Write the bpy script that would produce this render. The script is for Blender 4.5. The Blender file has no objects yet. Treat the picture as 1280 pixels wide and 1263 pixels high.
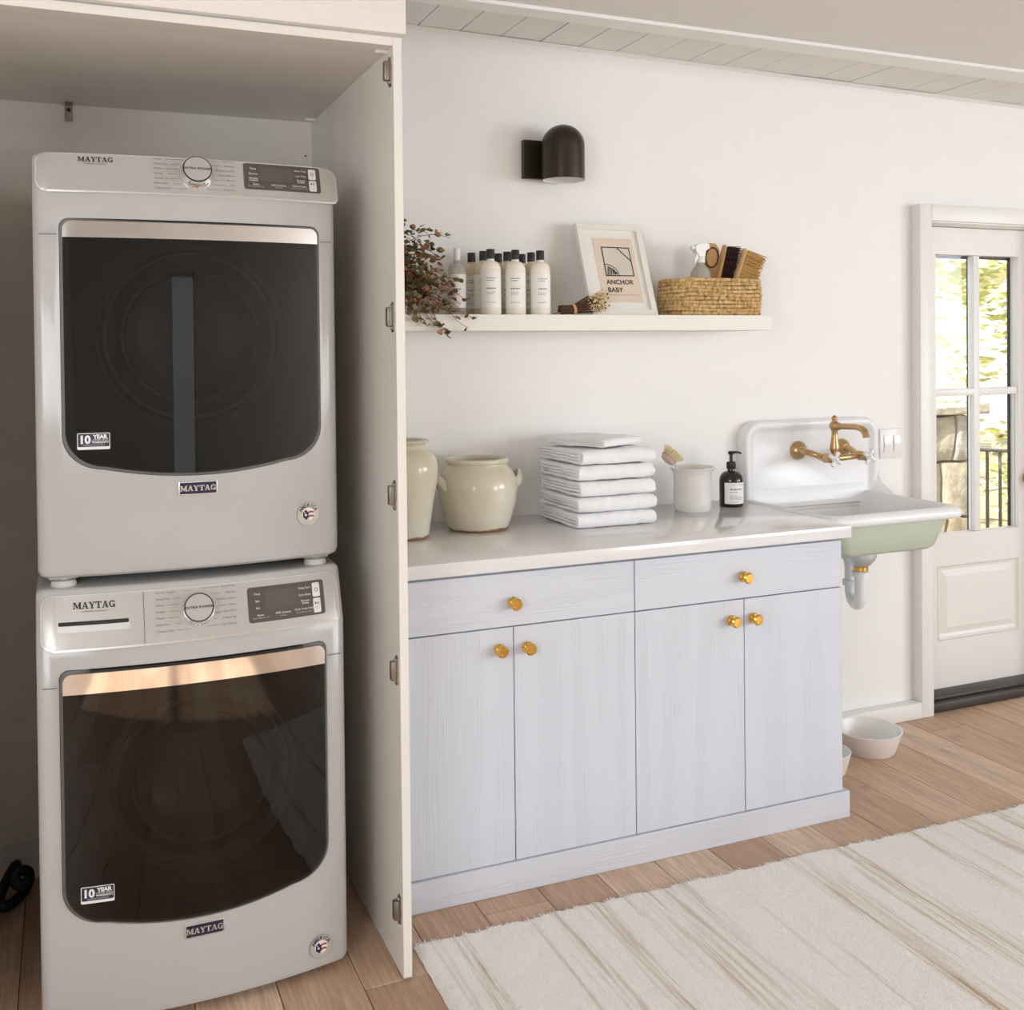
import bpy, bmesh, math, random
from mathutils import Vector, Matrix
from math import sin, cos, pi, radians as R

# ------------------------------------------------------------------ camera, world, lights, exposure
S = bpy.context.scene
C = S.collection
rnd = random.Random(7)
PW, PH, FPX = 1280, 1263, 1315.26
cam_d = bpy.data.cameras.new('camera'); cam = bpy.data.objects.new('camera', cam_d); C.objects.link(cam)
ya, pit, rol = 0.39526, -0.013634, -0.010111
d = Vector((sin(ya) * cos(pit), cos(ya) * cos(pit), sin(pit)))
r = Vector((cos(ya), -sin(ya), 0)); u = r.cross(d)
r2 = cos(rol) * r + sin(rol) * u; u2 = -sin(rol) * r + cos(rol) * u
M3 = Matrix((r2, u2, -d)).transposed()
cam.matrix_world = Matrix.Translation((-0.7221, -3.1638, 1.4658)) @ M3.to_4x4()
cam_d.sensor_fit = 'HORIZONTAL'; cam_d.sensor_width = 36; cam_d.lens = FPX / PW * 36
cam_d.shift_x = (PW / 2 - 631.96) / PW; cam_d.shift_y = (454.06 - PH / 2) / PW
cam_d.clip_start = 0.05
S.camera = cam

w = bpy.data.worlds.new('sky'); S.world = w; w.use_nodes = True
bg = w.node_tree.nodes['Background']
bg.inputs[0].default_value = (0.93, 0.97, 1.0, 1); bg.inputs[1].default_value = 1.9

def area(name, loc, target, sx, sy, power, col):
    l = bpy.data.lights.new(name, 'AREA'); l.shape = 'RECTANGLE'; l.size = sx; l.size_y = sy
    l.energy = power; l.color = col
    o = bpy.data.objects.new(name, l); C.objects.link(o); o.location = loc
    o.rotation_euler = (Vector(target) - Vector(loc)).to_track_quat('-Z', 'Y').to_euler()
    return o
area('window_daylight', (6.5, -4.9, 1.6), (0.0, -4.2, 1.3), 2.6, 1.45, 215, (0.80, 0.90, 1.0))
area('rear_fill', (5.0, -7.35, 1.45), (-3.6, -1.0, 1.4), 2.0, 1.7, 155, (0.94, 0.97, 1.0))  # added fill from behind the camera; no window is seen there
area('left_fill', (-2.55, -4.0, 1.55), (0.2, -.6, 1.5), 1.7, 1.3, 80, (0.95, 0.97, 1.0))  # added fill to brighten closet and panel from the left; its window is invented
sun = bpy.data.lights.new('sun', 'SUN'); sun.energy = 13; sun.angle = R(1); sun.color = (1, 0.95, 0.85)
so = bpy.data.objects.new('sun', sun); C.objects.link(so); so.rotation_euler = Vector((0.85, 0.16, -0.6)).to_track_quat('-Z', 'Y').to_euler()
S.view_settings.view_transform = 'Standard'; S.view_settings.look = 'None'
S.view_settings.gamma = 1; S.view_settings.use_curve_mapping = False
S.view_settings.exposure = -0.62
S.cycles.use_denoising = True
S.cycles.max_bounces = 10; S.cycles.diffuse_bounces = 6; S.cycles.transparent_max_bounces = 16
S.cycles.sample_clamp_indirect = 6

# ------------------------------------------------------------------ materials
MATS = {}
class NT:
    def __init__(s, name):
        s.m = bpy.data.materials.new(name); s.m.use_nodes = True; s.t = s.m.node_tree
        s.b = s.t.nodes['Principled BSDF']; s.out = s.t.nodes['Material Output']
    def n(s, typ, **k):
        x = s.t.nodes.new(typ)
        for a, v in k.items():
            if isinstance(v, tuple) and a.startswith('_'): pass
            setattr(x, a, v)
        return x
    def l(s, a, b): s.t.links.new(a, b)
    def coords(s, scale=(1, 1, 1), rot=(0, 0, 0), kind='Object'):
        tc = s.n('ShaderNodeTexCoord'); mp = s.n('ShaderNodeMapping')
        mp.inputs['Scale'].default_value = scale; mp.inputs['Rotation'].default_value = rot
        s.l(tc.outputs[kind], mp.inputs[0]); return mp.outputs[0]
    def noise(s, vec, scale, detail=3, rough=.5, dist=0):
        x = s.n('ShaderNodeTexNoise'); x.inputs['Scale'].default_value = scale; x.inputs['Detail'].default_value = detail
        x.inputs['Roughness'].default_value = rough; x.inputs['Distortion'].default_value = dist
        s.l(vec, x.inputs['Vector']); return x.outputs[0]
    def ramp(s, fac, stops):
        x = s.n('ShaderNodeValToRGB'); e = x.color_ramp.elements
        while len(e) < len(stops): e.new(.5)
        for q, (p, c) in zip(e, stops):
            q.position = p; q.color = (c, c, c, 1) if isinstance(c, (int, float)) else (*c, 1)
        s.l(fac, x.inputs[0]); return x.outputs[0]
    def bump(s, h, strength=.2, dist=.002, nrm=None):
        x = s.n('ShaderNodeBump'); x.inputs['Strength'].default_value = strength; x.inputs['Distance'].default_value = dist
        s.l(h, x.inputs['Height'])
        if nrm: s.l(nrm, x.inputs['Normal'])
        s.l(x.outputs[0], s.b.inputs['Normal']); return x.outputs[0]
    def mix(s, fac, a, b, typ='MIX'):
        x = s.n('ShaderNodeMix', data_type='RGBA', blend_type=typ)
        for sock, v in ((x.inputs[0], fac), (x.inputs[6], a), (x.inputs[7], b)):
            if isinstance(v, (int, float)): sock.default_value = v
            elif isinstance(v, tuple): sock.default_value = (*v, 1)
            else: s.l(v, sock)
        return x.outputs[2]
    def set(s, **k):
        for a, v in k.items():
            i = s.b.inputs[a.replace('_', ' ')]
            if isinstance(v, tuple): i.default_value = (*v, 1) if len(v) == 3 else v
            elif isinstance(v, (int, float)): i.default_value = v
            else: s.l(v, i)
        return s

def simple(name, col, rough=.5, metal=0, bump=None, var=0, **k):
    """plain surface with a little grain; bump = (scale, strength, distance)"""
    t = NT(name); v = t.coords()
    if var:
        c = t.mix(t.ramp(t.noise(v, 9, 4), [(.3, 0), (.7, 1)]), tuple(x * (1 - var) for x in col), tuple(min(1, x * (1 + var * .5)) for x in col))
    else: c = col
    t.set(Base_Color=c, Roughness=rough, Metallic=metal, **k)
    if bump: t.bump(t.noise(v, bump[0], 4), bump[1], bump[2])
    MATS[name] = t.m; return t.m

WHITE = simple('wall_paint', (.87, .86, .84), .6, bump=(260, .12, .0006), var=.012)
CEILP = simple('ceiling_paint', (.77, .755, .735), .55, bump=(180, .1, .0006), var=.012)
TRIMP = simple('trim_paint', (.82, .81, .79), .38, bump=(120, .05, .0005))
DOORP = simple('door_paint', (.80, .775, .735), .4, bump=(120, .05, .0005))
DARKGAP = simple('dark_gap', (.03, .028, .025), .8)
SILL = simple('threshold_wood', (.045, .032, .026), .45, bump=(60, .2, .001), var=.3)
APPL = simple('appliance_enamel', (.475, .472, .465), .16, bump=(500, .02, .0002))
CONS = simple('console_silver', (.50, .492, .47), .32, .3, bump=(700, .02, .0002))
CONSEDGE = simple('console_edge', (.66, .66, .65), .24, .15)
CHROME = simple('chrome', (.86, .86, .86), .06, 1)
RINGMETAL = simple('porthole_metal', (.62, .61, .59), .3, .8)
STRAIN = simple('strainer_metal', (.62, .63, .65), .35, .6)
STEEL = simple('steel', (.36, .335, .295), .35, 1, bump=(90, .1, .0005), var=.1)
BLACKP = simple('black_plastic', (.012, .012, .012), .35)
GASKET = simple('door_gap_grey', (.13, .13, .125), .4)
LINER = simple('liner_dark', (.035, .033, .032), .5)
DRUM = simple('drum_metal', (.30, .29, .28), .4, .8)
DISPLAY = simple('display_grey', (.085, .075, .065), .3)
SCREEN = simple('screen_grey', (.11, .095, .085), .12)
BUTTON = simple('button_white', (.74, .73, .70), .3)
INKDARK = simple('ink_dark', (.03, .028, .026), .6)
INKGREY = simple('ink_grey', (.20, .19, .175), .6)
INKLIGHT = simple('ink_light', (.66, .64, .60), .5)
NAVY = simple('navy_print', (.015, .018, .05), .35)
BADGESILVER = simple('badge_silver', (.72, .71, .69), .25, .7)
RED = simple('red_print', (.35, .04, .03), .5)
STICKER = simple('sticker_silver', (.50, .48, .44), .4, .3)
STICKWHITE = simple('sticker_white', (.80, .79, .77), .4)
QUARTZ = simple('quartz_top', (.78, .77, .77), .12, bump=(300, .02, .0002), var=.012)
BRASS = simple('polished_brass', (.80, .50, .13), .13, 1)
ABRASS = simple('antique_brass', (.56, .37, .19), .30, 1, bump=(60, .05, .0005), var=.12)
BRONZE = simple('dark_bronze', (.040, .031, .018), .33, .5)
LAMPWHITE = simple('lamp_inside_white', (.85, .85, .84), .4)
PORCELAIN = simple('sink_enamel', (.82, .83, .845), .28)
CROSSP = simple('cross_porcelain', (.86, .86, .87), .1)
SINKGREEN = simple('sink_outside_green', (.50, .55, .44), .35, var=.03)
PVC = simple('white_pvc', (.80, .81, .81), .3)
PLATEP = simple('switch_plastic', (.80, .78, .77), .3)
BOWLP = simple('bowl_ceramic', (.86, .84, .81), .3)
BOWLOUT = simple('bowl_bisque', (.80, .74, .70), .5, var=.05)
FRAMEP = simple('frame_paint', (.82, .795, .74), .5)
MATP = simple('mat_board', (.86, .84, .80), .8)
PAPER = simple('print_paper', (.80, .66, .55), .8, var=.03)
PAPER2 = simple('print_field', (.74, .68, .60), .85, bump=(400, .1, .0004), var=.1)
CAPB = simple('black_cap', (.016, .015, .014), .4)
CAPW = simple('white_cap', (.82, .80, .76), .4)
LABEL = simple('bottle_label', (.86, .835, .80), .55)
GLASSB = simple('amber_bottle', (.016, .009, .007), .09)
LABELT = simple('soap_label', (.80, .80, .78), .5)
POT = simple('terracotta', (.45, .24, .15), .7, var=.1)
SOIL = simple('soil', (.05, .035, .025), .9)
LEAF = None
STEMP = simple('plant_stem', (.36, .09, .06), .5)
TWIG = simple('flower_stalk', (.105, .045, .022), .7, bump=(120, .4, .002), var=.3)
FLOWER = simple('dried_flower', (.80, .64, .38), .8, var=.2)
FLOWERD = simple('dried_seed', (.22, .11, .04), .8, var=.25)
TWINE = simple('twine', (.66, .42, .22), .8)
BRUSHWOOD = simple('brush_wood', (.62, .37, .15), .45, bump=(50, .1, .0006), var=.12)
BEECH = simple('beech_wood', (.72, .48, .22), .45, bump=(50, .1, .0006), var=.08)
BRIST = simple('tan_bristle', (.64, .39, .14), .8, var=.2)
BRISTD = simple('dark_bristle', (.035, .012, .010), .8, var=.2)
BRISTY = simple('cream_bristle', (.86, .76, .50), .8, var=.1)
PINKW = simple('pink_wood', (.66, .46, .41), .5, var=.08)
SPRAYP = simple('spray_white', (.82, .81, .79), .35)
HOSE = simple('black_rubber', (.012, .012, .013), .5)
RUBBER = simple('grey_foot', (.58, .57, .53), .5)
IRON = simple('rail_iron', (.16, .14, .11), .5)
BARK = simple('bark', (.20, .15, .10), .9, var=.3)
GROUND = simple('dry_ground', (.50, .43, .30), .9, var=.2)

def grainy(name, col, stretch, rough=.42, strength=.35, horiz=False):
    """painted ash: cathedral grain pressed into white paint"""
    t = NT(name)
    sc = (1.0, 1.0, stretch) if not horiz else (stretch, 1.0, 1.0)
    oi = t.n('ShaderNodeObjectInfo')
    tc = t.n('ShaderNodeTexCoord'); add = t.n('ShaderNodeVectorMath', operation='ADD')
    mul = t.n('ShaderNodeVectorMath', operation='SCALE'); cmb = t.n('ShaderNodeCombineXYZ')
    for i in range(3): t.l(oi.outputs['Random'], cmb.inputs[i])
    t.l(cmb.outputs[0], mul.inputs[0]); mul.inputs['Scale'].default_value = 7.3
    t.l(tc.outputs['Object'], add.inputs[0]); t.l(mul.outputs[0], add.inputs[1])
    mp = t.n('ShaderNodeMapping'); mp.inputs['Scale'].default_value = sc; t.l(add.outputs[0], mp.inputs[0])
    big = t.noise(mp.outputs[0], 2.6, 2, .5)
    m = t.n('ShaderNodeMath', operation='MULTIPLY'); t.l(big, m.inputs[0]); m.inputs[1].default_value = 62
    fr = t.n('ShaderNodeMath', operation='SINE'); t.l(m.outputs[0], fr.inputs[0])
    mp2 = t.n('ShaderNodeMapping'); mp2.inputs['Scale'].default_value = tuple(q * s for q, s in zip(sc, (1, 1, .5) if not horiz else (.5, 1, 1))); t.l(add.outputs[0], mp2.inputs[0])
    fine = t.noise(mp2.outputs[0], 230, 2, .5)
    f = t.n('ShaderNodeMath', operation='MULTIPLY_ADD'); t.l(fr.outputs[0], f.inputs[0]); f.inputs[1].default_value = .27; t.l(fine, f.inputs[2])
    g = t.ramp(f.outputs[0], [(.28, 0), (.62, 1)])
    t.set(Base_Color=t.mix(g, tuple(x * .965 for x in col), col), Roughness=rough)
    t.bump(g, strength, .0010)
    MATS[name] = t.m; return t.m
CABV = grainy('cabinet_grain_upright', (.635, .66, .725), .055, .42, .6)
CABH = grainy('cabinet_grain_level', (.635, .66, .725), .055, .42, .6, horiz=True)
MELA = grainy('closet_board', (.80, .77, .72), .03, .4, .12)
MELAH = grainy('closet_board_level', (.80, .77, .72), .03, .4, .12, horiz=True)

def oak(name):
    t = NT(name); oi = t.n('ShaderNodeObjectInfo')
    tc = t.n('ShaderNodeTexCoord'); add = t.n('ShaderNodeVectorMath', operation='ADD')
    cmb = t.n('ShaderNodeCombineXYZ'); sc = t.n('ShaderNodeVectorMath', operation='SCALE'); sc.inputs['Scale'].default_value = 23
    for i in range(3): t.l(oi.outputs['Random'], cmb.inputs[i])
    t.l(cmb.outputs[0], sc.inputs[0]); t.l(tc.outputs['Object'], add.inputs[0]); t.l(sc.outputs[0], add.inputs[1])
    mp = t.n('ShaderNodeMapping'); mp.inputs['Scale'].default_value = (1, .06, 1); t.l(add.outputs[0], mp.inputs[0])
    a = t.noise(mp.outputs[0], 22, 4, .6, .6); b = t.noise(mp.outputs[0], 140, 3, .6)
    mp3 = t.n('ShaderNodeMapping'); mp3.inputs['Scale'].default_value = (1, .5, 1); t.l(add.outputs[0], mp3.inputs[0])
    k = t.ramp(t.noise(mp3.outputs[0], 13, 1), [(.70, 0), (.78, 1)])
    base = t.ramp(oi.outputs['Random'], [(0, (.54, .355, .24)), (.35, (.66, .465, .33)), (.7, (.75, .555, .41)), (1, (.83, .65, .50))])
    c1 = t.mix(t.ramp(a, [(.3, 0), (.7, 1)]), base, (.36, .22, .13)); 
    c0 = t.mix(.55, base, c1)
    c2 = t.mix(t.ramp(b, [(.40, .35), (.6, 0)]), c0, (.28, .17, .10))
    c3 = t.mix(t.ramp(k, [(0, 0), (1, .35)]), c2, (.20, .11, .06))
    t.set(Base_Color=c3, Roughness=.42); t.bump(b, .12, .0005)
    return t.m
OAK = oak('oak_plank')

def leafmat(name, cols):
    t = NT(name); g = t.n('ShaderNodeNewGeometry')
    c = t.ramp(g.outputs['Random Per Island'], cols)
    t.set(Base_Color=c, Roughness=.5); return t.m
LEAF = leafmat('plant_leaf', [(0, (.06, .072, .022)), (.5, (.15, .145, .045)), (.75, (.25, .15, .06)), (1, (.33, .11, .07))])
TREELEAF = leafmat('tree_leaf', [(0, (.46, .50, .16)), (.5, (.78, .76, .38)), (1, (.92, .88, .62))])

def stoneware(name):
    t = NT(name); v = t.coords((1, 1, 1))
    a = t.ramp(t.noise(v, 5, 4), [(.35, 0), (.65, 1)])
    c = t.mix(a, (.60, .55, .42), (.70, .66, .54))
    sp = t.n('ShaderNodeSeparateXYZ'); t.l(v, sp.inputs[0])
    foot = t.n('ShaderNodeMath', operation='MULTIPLY_ADD'); t.l(t.noise(v, 30, 3), foot.inputs[0]); foot.inputs[1].default_value = -.014; t.l(sp.outputs[2], foot.inputs[2])
    c2 = t.mix(t.ramp(foot.outputs[0], [(.0, 1), (.002, 0)]), c, (.28, .15, .08))
    t.set(Base_Color=c2, Roughness=.13); t.bump(t.noise(v, 14, 3), .12, .003); return t.m
STONEWARE = stoneware('stoneware_glaze')
CROCK = simple('crock_glaze', (.72, .69, .66), .22, bump=(24, .15, .002), var=.03)
def terry(name):
    t = NT(name); v = t.coords()
    n1 = t.noise(v, 420, 2); n2 = t.noise(v, 38, 4)
    t.set(Base_Color=(.90, .90, .91), Roughness=.95); t.b.inputs['Sheen Weight'].default_value = .3
    f = t.n('ShaderNodeMath', operation='ADD'); t.l(n1, f.inputs[0]); t.l(n2, f.inputs[1])
    t.bump(f.outputs[0], .55, .003); return t.m
TERRY = terry('terry_cloth')
def seagrass(name):
    t = NT(name); v = t.coords((1, 1, .55)); a = t.noise(v, 95, 4, .6)
    c = t.ramp(a, [(.30, (.20, .10, .03)), (.46, (.50, .31, .11)), (.62, (.72, .52, .26))])
    t.set(Base_Color=c, Roughness=.75); t.bump(a, .9, .004); return t.m
GRASSW = seagrass('seagrass')
def rugmat(name):
    t = NT(name); v = t.coords()
    n1 = t.noise(v, 260, 3)
    s1 = t.noise(t.coords((11.0, .22, 1)), 1.0, 5, .62, .15)        # streaks across the rug, fixed to the weave
    s2 = t.noise(t.coords((95, 3.2, 1)), 1.0, 3, .6)
    m = t.ramp(s1, [(.515, 0), (.58, .5), (.64, 1)])
    mm = t.n('ShaderNodeMath', operation='MULTIPLY'); t.l(m, mm.inputs[0]); t.l(t.ramp(s2, [(.40, .05), (.58, 1)]), mm.inputs[1])
    c = t.mix(mm.outputs[0], (.98, .955, .915), (.56, .42, .27))
    c = t.mix(t.ramp(n1, [(.30, .22), (.48, 0)]), c, (.55, .50, .44))
    t.set(Base_Color=c, Roughness=.95)
    wv = t.noise(t.coords((1, .3, 1)), 150, 3)
    f = t.n('ShaderNodeMath', operation='ADD'); t.l(n1, f.inputs[0]); t.l(wv, f.inputs[1])
    t.bump(f.outputs[0], .9, .007); return t.m
RUG = rugmat('woven_wool')
def plaster_bottle(name, col, tr):
    t = NT(name); t.set(Base_Color=col, Roughness=.22, IOR=1.4); t.b.inputs['Transmission Weight'].default_value = tr; return t.m
BOTTLE = plaster_bottle('frosted_bottle', (.86, .82, .73), 0)
BOTTLEC = plaster_bottle('amber_clear_bottle', (.76, .64, .44), .1)
CLEARB = plaster_bottle('clear_bottle', (.88, .88, .84), .7)
def glassy(name, tint, fres=1.5, boost=1.0, tex=None):
    """thin pane: what lies behind, tinted, under a mirror reflection"""
    t = NT(name); t.t.nodes.remove(t.b)
    tr = t.n('ShaderNodeBsdfTransparent'); tr.inputs[0].default_value = (*tint, 1)
    gl = t.n('ShaderNodeBsdfGlossy'); gl.inputs['Roughness'].default_value = .015; gl.inputs[0].default_value = (1, 1, 1, 1)
    fr = t.n('ShaderNodeFresnel'); fr.inputs[0].default_value = fres
    ge = t.n('ShaderNodeNewGeometry'); ml = t.n('ShaderNodeMath', operation='MULTIPLY'); iv = t.n('ShaderNodeMath', operation='SUBTRACT')
    iv.inputs[0].default_value = 1; t.l(ge.outputs['Backfacing'], iv.inputs[1]); t.l(iv.outputs[0], ml.inputs[0]); t.l(fr.outputs[0], ml.inputs[1])   # mirror on the outer face only
    mx = t.n('ShaderNodeMixShader'); t.l(ml.outputs[0], mx.inputs[0]); t.l(tr.outputs[0], mx.inputs[1]); t.l(gl.outputs[0], mx.inputs[2])
    t.l(mx.outputs[0], t.out.inputs[0]); return t.m
PANE = glassy('window_glass', (.985, .99, .985), 1.35)
SMOKED = glassy('smoked_glass', (.38, .365, .35), 1.52)
def stonemat(name):
    t = NT(name); oi = t.n('ShaderNodeObjectInfo'); v = t.coords()
    b = t.ramp(oi.outputs['Random'], [(0, (.55, .46, .33)), (.5, (.68, .62, .50)), (1, (.76, .73, .66))])
    c = t.mix(t.ramp(t.noise(v, 14, 5), [(.35, .5), (.65, 0)]), b, (.25, .20, .13))
    t.set(Base_Color=c, Roughness=.9); t.bump(t.noise(v, 30, 5), .6, .01); return t.m
ROCK = stonemat('field_stone')
MORTAR = simple('mortar', (.40, .35, .28), .95, var=.1)

# ------------------------------------------------------------------ mesh helpers
def smooth_by_angle(me, ang=38):
    me.shade_smooth(); me.set_sharp_from_angle(angle=R(ang))

class MB:
    """collects shapes in world coordinates; build() links them as one mesh object"""
    def __init__(s): s.bm = bmesh.new()
    def box(s, x0, x1, y0, y1, z0, z1, bev=0, seg=2):
        b = bmesh.new(); bmesh.ops.create_cube(b, size=1)
        for v in b.verts: v.co = Vector(((x0 + x1) / 2 + v.co.x * (x1 - x0), (y0 + y1) / 2 + v.co.y * (y1 - y0), (z0 + z1) / 2 + v.co.z * (z1 - z0)))
        if bev: bmesh.ops.bevel(b, geom=b.edges[:], offset=bev, segments=seg, affect='EDGES', profile=.5)
        return s.take(b)
    def take(s, b, mat=None):
        if mat: bmesh.ops.transform(b, matrix=mat, verts=b.verts)
        vs = [s.bm.verts.new(v.co) for v in b.verts]
        b.verts.index_update()
        for f in b.faces:
            try: s.bm.faces.new([vs[v.index] for v in f.verts])
            except ValueError: pass
        b.free(); return s
    def faces(s, verts, faces, mat=None):
        vs = [s.bm.verts.new((mat @ Vector(v)) if mat else v) for v in verts]
        for f in faces:
            try: s.bm.faces.new([vs[i] for i in f])
            except ValueError: pass
        return s
    def loft(s, rings, cap0=True, cap1=True, closed=True):
        n = len(rings[0]); vs = [[s.bm.verts.new(p) for p in rg] for rg in rings]
        for a, b in zip(vs, vs[1:]):
            for i in range(n if closed else n - 1):
                j = (i + 1) % n
                s.bm.faces.new((a[i], a[j], b[j], b[i]))
        if cap0: s.bm.faces.new(vs[0][::-1])
        if cap1: s.bm.faces.new(vs[-1])
        return s
    def lathe(s, prof, c=(0, 0, 0), n=32, axis='z', cap0=True, cap1=True, sx=1, sy=1):
        """prof = [(radius, height)]; axis 'z' or '-y' (height grows toward the viewer) or a Matrix"""
        rings = []
        for rr, h in prof:
            rg = []
            for i in range(n):
                a = 2 * pi * i / n; p = Vector((rr * cos(a) * sx, rr * sin(a) * sy, h))
                if axis == '-y': p = Vector((p.x, -p.z, p.y))
                elif isinstance(axis, Matrix): p = axis @ p
                rg.append(p + Vector(c))
            rings.append(rg)
        return s.loft(rings, cap0, cap1)
    def tube(s, pts, rad, n=10, cap=True, closed=False):
        pts = [Vector(p) for p in pts]; m = len(pts); rings = []; prev = None
        for i, p in enumerate(pts):
            if closed: t = pts[(i + 1) % m] - pts[i - 1]
            else: t = pts[min(i + 1, m - 1)] - pts[max(i - 1, 0)]
            t.normalize()
            if prev is None:
                a = t.cross(Vector((0, 0, 1)));
                if a.length < .05: a = t.cross(Vector((1, 0, 0)))
            else: a = prev - t * prev.dot(t)
            a.normalize(); prev = a; b = t.cross(a)
            rr = rad[i] if isinstance(rad, (list, tuple)) else rad
            rings.append([p + (a * cos(2 * pi * k / n) + b * sin(2 * pi * k / n)) * rr for k in range(n)])
        if closed: rings.append(rings[0][:]); return s.loft(rings, False, False)
        return s.loft(rings, cap, cap)
    def build(s, name, mat, parent=None, ang=38, weld=False):
        if weld: bmesh.ops.remove_doubles(s.bm, verts=s.bm.verts, dist=1e-5)
        bmesh.ops.recalc_face_normals(s.bm, faces=s.bm.faces)
        L = ORG.get(parent.name, Vector((0, 0, 0))) if parent else Vector((0, 0, 0))
        if L.length: bmesh.ops.translate(s.bm, vec=-L, verts=s.bm.verts)
        me = bpy.data.meshes.new(name); s.bm.to_mesh(me); s.bm.free()
        if ang: smooth_by_angle(me, ang)
        if isinstance(mat, (list, tuple)):
            for q in mat: me.materials.append(q)
        else: me.materials.append(mat)
        o = bpy.data.objects.new(name, me); C.objects.link(o)
        if parent: o.parent = parent; ORG[o.name] = L
        return o
ORG = {}
def thing(name, label, cat, loc=(0, 0, 0), group=None):
    o = bpy.data.objects.new(name, None); C.objects.link(o); o.location = loc; o.empty_display_size = .05
    ORG[o.name] = Vector(loc); return tag(o, label, cat, group)
def tag(o, label, cat, group=None):
    o['label'] = label; o['category'] = cat
    if group: o['group'] = group
    return o
def struct(o): o['kind'] = 'structure'; return o
def stuff(o): o['kind'] = 'stuff'; return o
def copy_tree(o, parent=None):
    c = o.copy(); C.objects.link(c)
    if parent: c.parent = parent
    for ch in list(o.children): copy_tree(ch, c)
    return c
def rrect(x0, x1, z0, z1, rs, n=8):
    """rounded rectangle outline, radii (bl, br, tr, tl)"""
    if not isinstance(rs, (list, tuple)): rs = (rs,) * 4
    pts = []
    for (cx, cz, a0), rr in zip(((x0, z0, pi), (x1, z0, 1.5 * pi), (x1, z1, 0), (x0, z1, .5 * pi)), rs):
        ox = cx + (rr if cx == x0 else -rr); oz = cz + (rr if cz == z0 else -rr)
        for i in range(n + 1):
            a = a0 + .5 * pi * i / n; pts.append((ox + rr * cos(a), oz + rr * sin(a)))
    return pts
_tc = {}
def text_geo(body, size, align='CENTER', bold=0.0):
    """flat letters as (verts2d, faces)"""
    k = (body, size, align, bold)
    if k in _tc: return _tc[k]
    cu = bpy.data.curves.new('t', 'FONT'); cu.body = body; cu.size = size; cu.align_x = align; cu.align_y = 'CENTER'; cu.offset = bold
    cu.resolution_u = 3
    o = bpy.data.objects.new('t', cu); C.objects.link(o)
    dg = bpy.context.evaluated_depsgraph_get(); me = bpy.data.meshes.new_from_object(o.evaluated_get(dg))
    out = ([(v.co.x, v.co.y) for v in me.vertices], [tuple(p.vertices) for p in me.polygons])
    bpy.data.objects.remove(o); bpy.data.curves.remove(cu); bpy.data.meshes.remove(me)
    _tc[k] = out; return out
def slab_geo(word, h):
    """heavy slab-serif capitals for the maker's name, height h, centred"""
    st = .26; G = {}
    def q(x0, z0, x1, z1): return [(x0, z0), (x1, z0), (x1, z1), (x0, z1)]
    def dg(xa, za, xb, zb, wd): return [(xa - wd / 2, za), (xa + wd / 2, za), (xb + wd / 2, zb), (xb - wd / 2, zb)]
    G['M'] = (1.25, [q(.0, 0, .34, .13), q(.1, 0, .24, 1), q(0, .87, .3, 1), dg(.26, 1, .62, .12, .24), dg(.99, 1, .64, .12, .16), q(.9, 0, 1.16, 1), q(.8, 0, 1.25, .13), q(.95, .87, 1.25, 1)])
    G['A'] = (1.02, [dg(.16, 0, .48, 1, .13), dg(.82, 0, .5, 1, .27), q(.26, .26, .74, .37), q(0, 0, .34, .12), q(.62, 0, 1.02, .12)])
    G['Y'] = (.98, [dg(.49, .42, .18, 1, .26), dg(.51, .42, .82, 1, .14), q(.37, 0, .63, .48), q(.26, 0, .74, .12), q(0, .88, .40, 1), q(.64, .88, .98, 1)])
    G['T'] = (.92, [q(.33, 0, .59, 1), q(.2, 0, .72, .12), q(0, .86, .92, 1), q(0, .66, .10, 1), q(.82, .66, .92, 1)])
    g = [];
    for i in range(14):
        a0 = R(38 + i * 20.5); a1 = R(38 + (i + 1) * 20.5)
        g.append([(.48 + .46 * cos(a0), .5 + .51 * sin(a0)), (.48 + .46 * cos(a1), .5 + .51 * sin(a1)), (.48 + .22 * cos(a1), .5 + .36 * sin(a1)), (.48 + .22 * cos(a0), .5 + .36 * sin(a0))])
    G['G'] = (1.0, g + [q(.68, 0, .92, .46), q(.52, .38, 1.0, .48), q(.80, .66, .9, 1)])
    x = 0; V = []; F = []
    for ch in word:
        wd, polys = G[ch]
        for p in polys:
            i0 = len(V); V += [((x + a) * h, (b - .5) * h) for a, b in p]; F.append(tuple(range(i0, i0 + len(p))))
        x += wd + .03
    return [(a - x * h / 2, b) for a, b in V], F
def bool_cut(o, cutter):
    m = o.modifiers.new('cut', 'BOOLEAN'); m.object = cutter; m.operation = 'DIFFERENCE'; m.solver = 'EXACT'
    dg = bpy.context.evaluated_depsgraph_get(); me = bpy.data.meshes.new_from_object(o.evaluated_get(dg))
    o.modifiers.clear(); o.data = me; smooth_by_angle(me, 30)
    bpy.data.objects.remove(cutter)

# ================================================================== THE ROOM
WY = .05                                                     # wall face behind the counter
b = MB()
b.box(-1.2, 2.39, WY, WY + .16, 0, 2.6).box(3.14, 6.7, WY, WY + .16, 0, 2.6).box(2.39, 3.14, WY, WY + .16, 1.975, 2.6)
struct(b.build('wall_back', WHITE))
b = MB()                                                     # right wall with a window opening
b.box(6.6, 6.76, -7.5, -6.25, 0, 2.6).box(6.6, 6.76, -3.55, .21, 0, 2.6).box(6.6, 6.76, -6.25, -3.55, 0, .85).box(6.6, 6.76, -6.25, -3.55, 2.35, 2.6)
struct(b.build('wall_right', WHITE))
b = MB()
b.box(-2.6, -.30, -7.66, -7.5, 0, 2.6).box(.30, 4.1, -7.66, -7.5, 0, 2.6).box(-.30, .30, -7.66, -7.5, 0, .35).box(-.30, .30, -7.66, -7.5, 2.15, 2.6)
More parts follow.
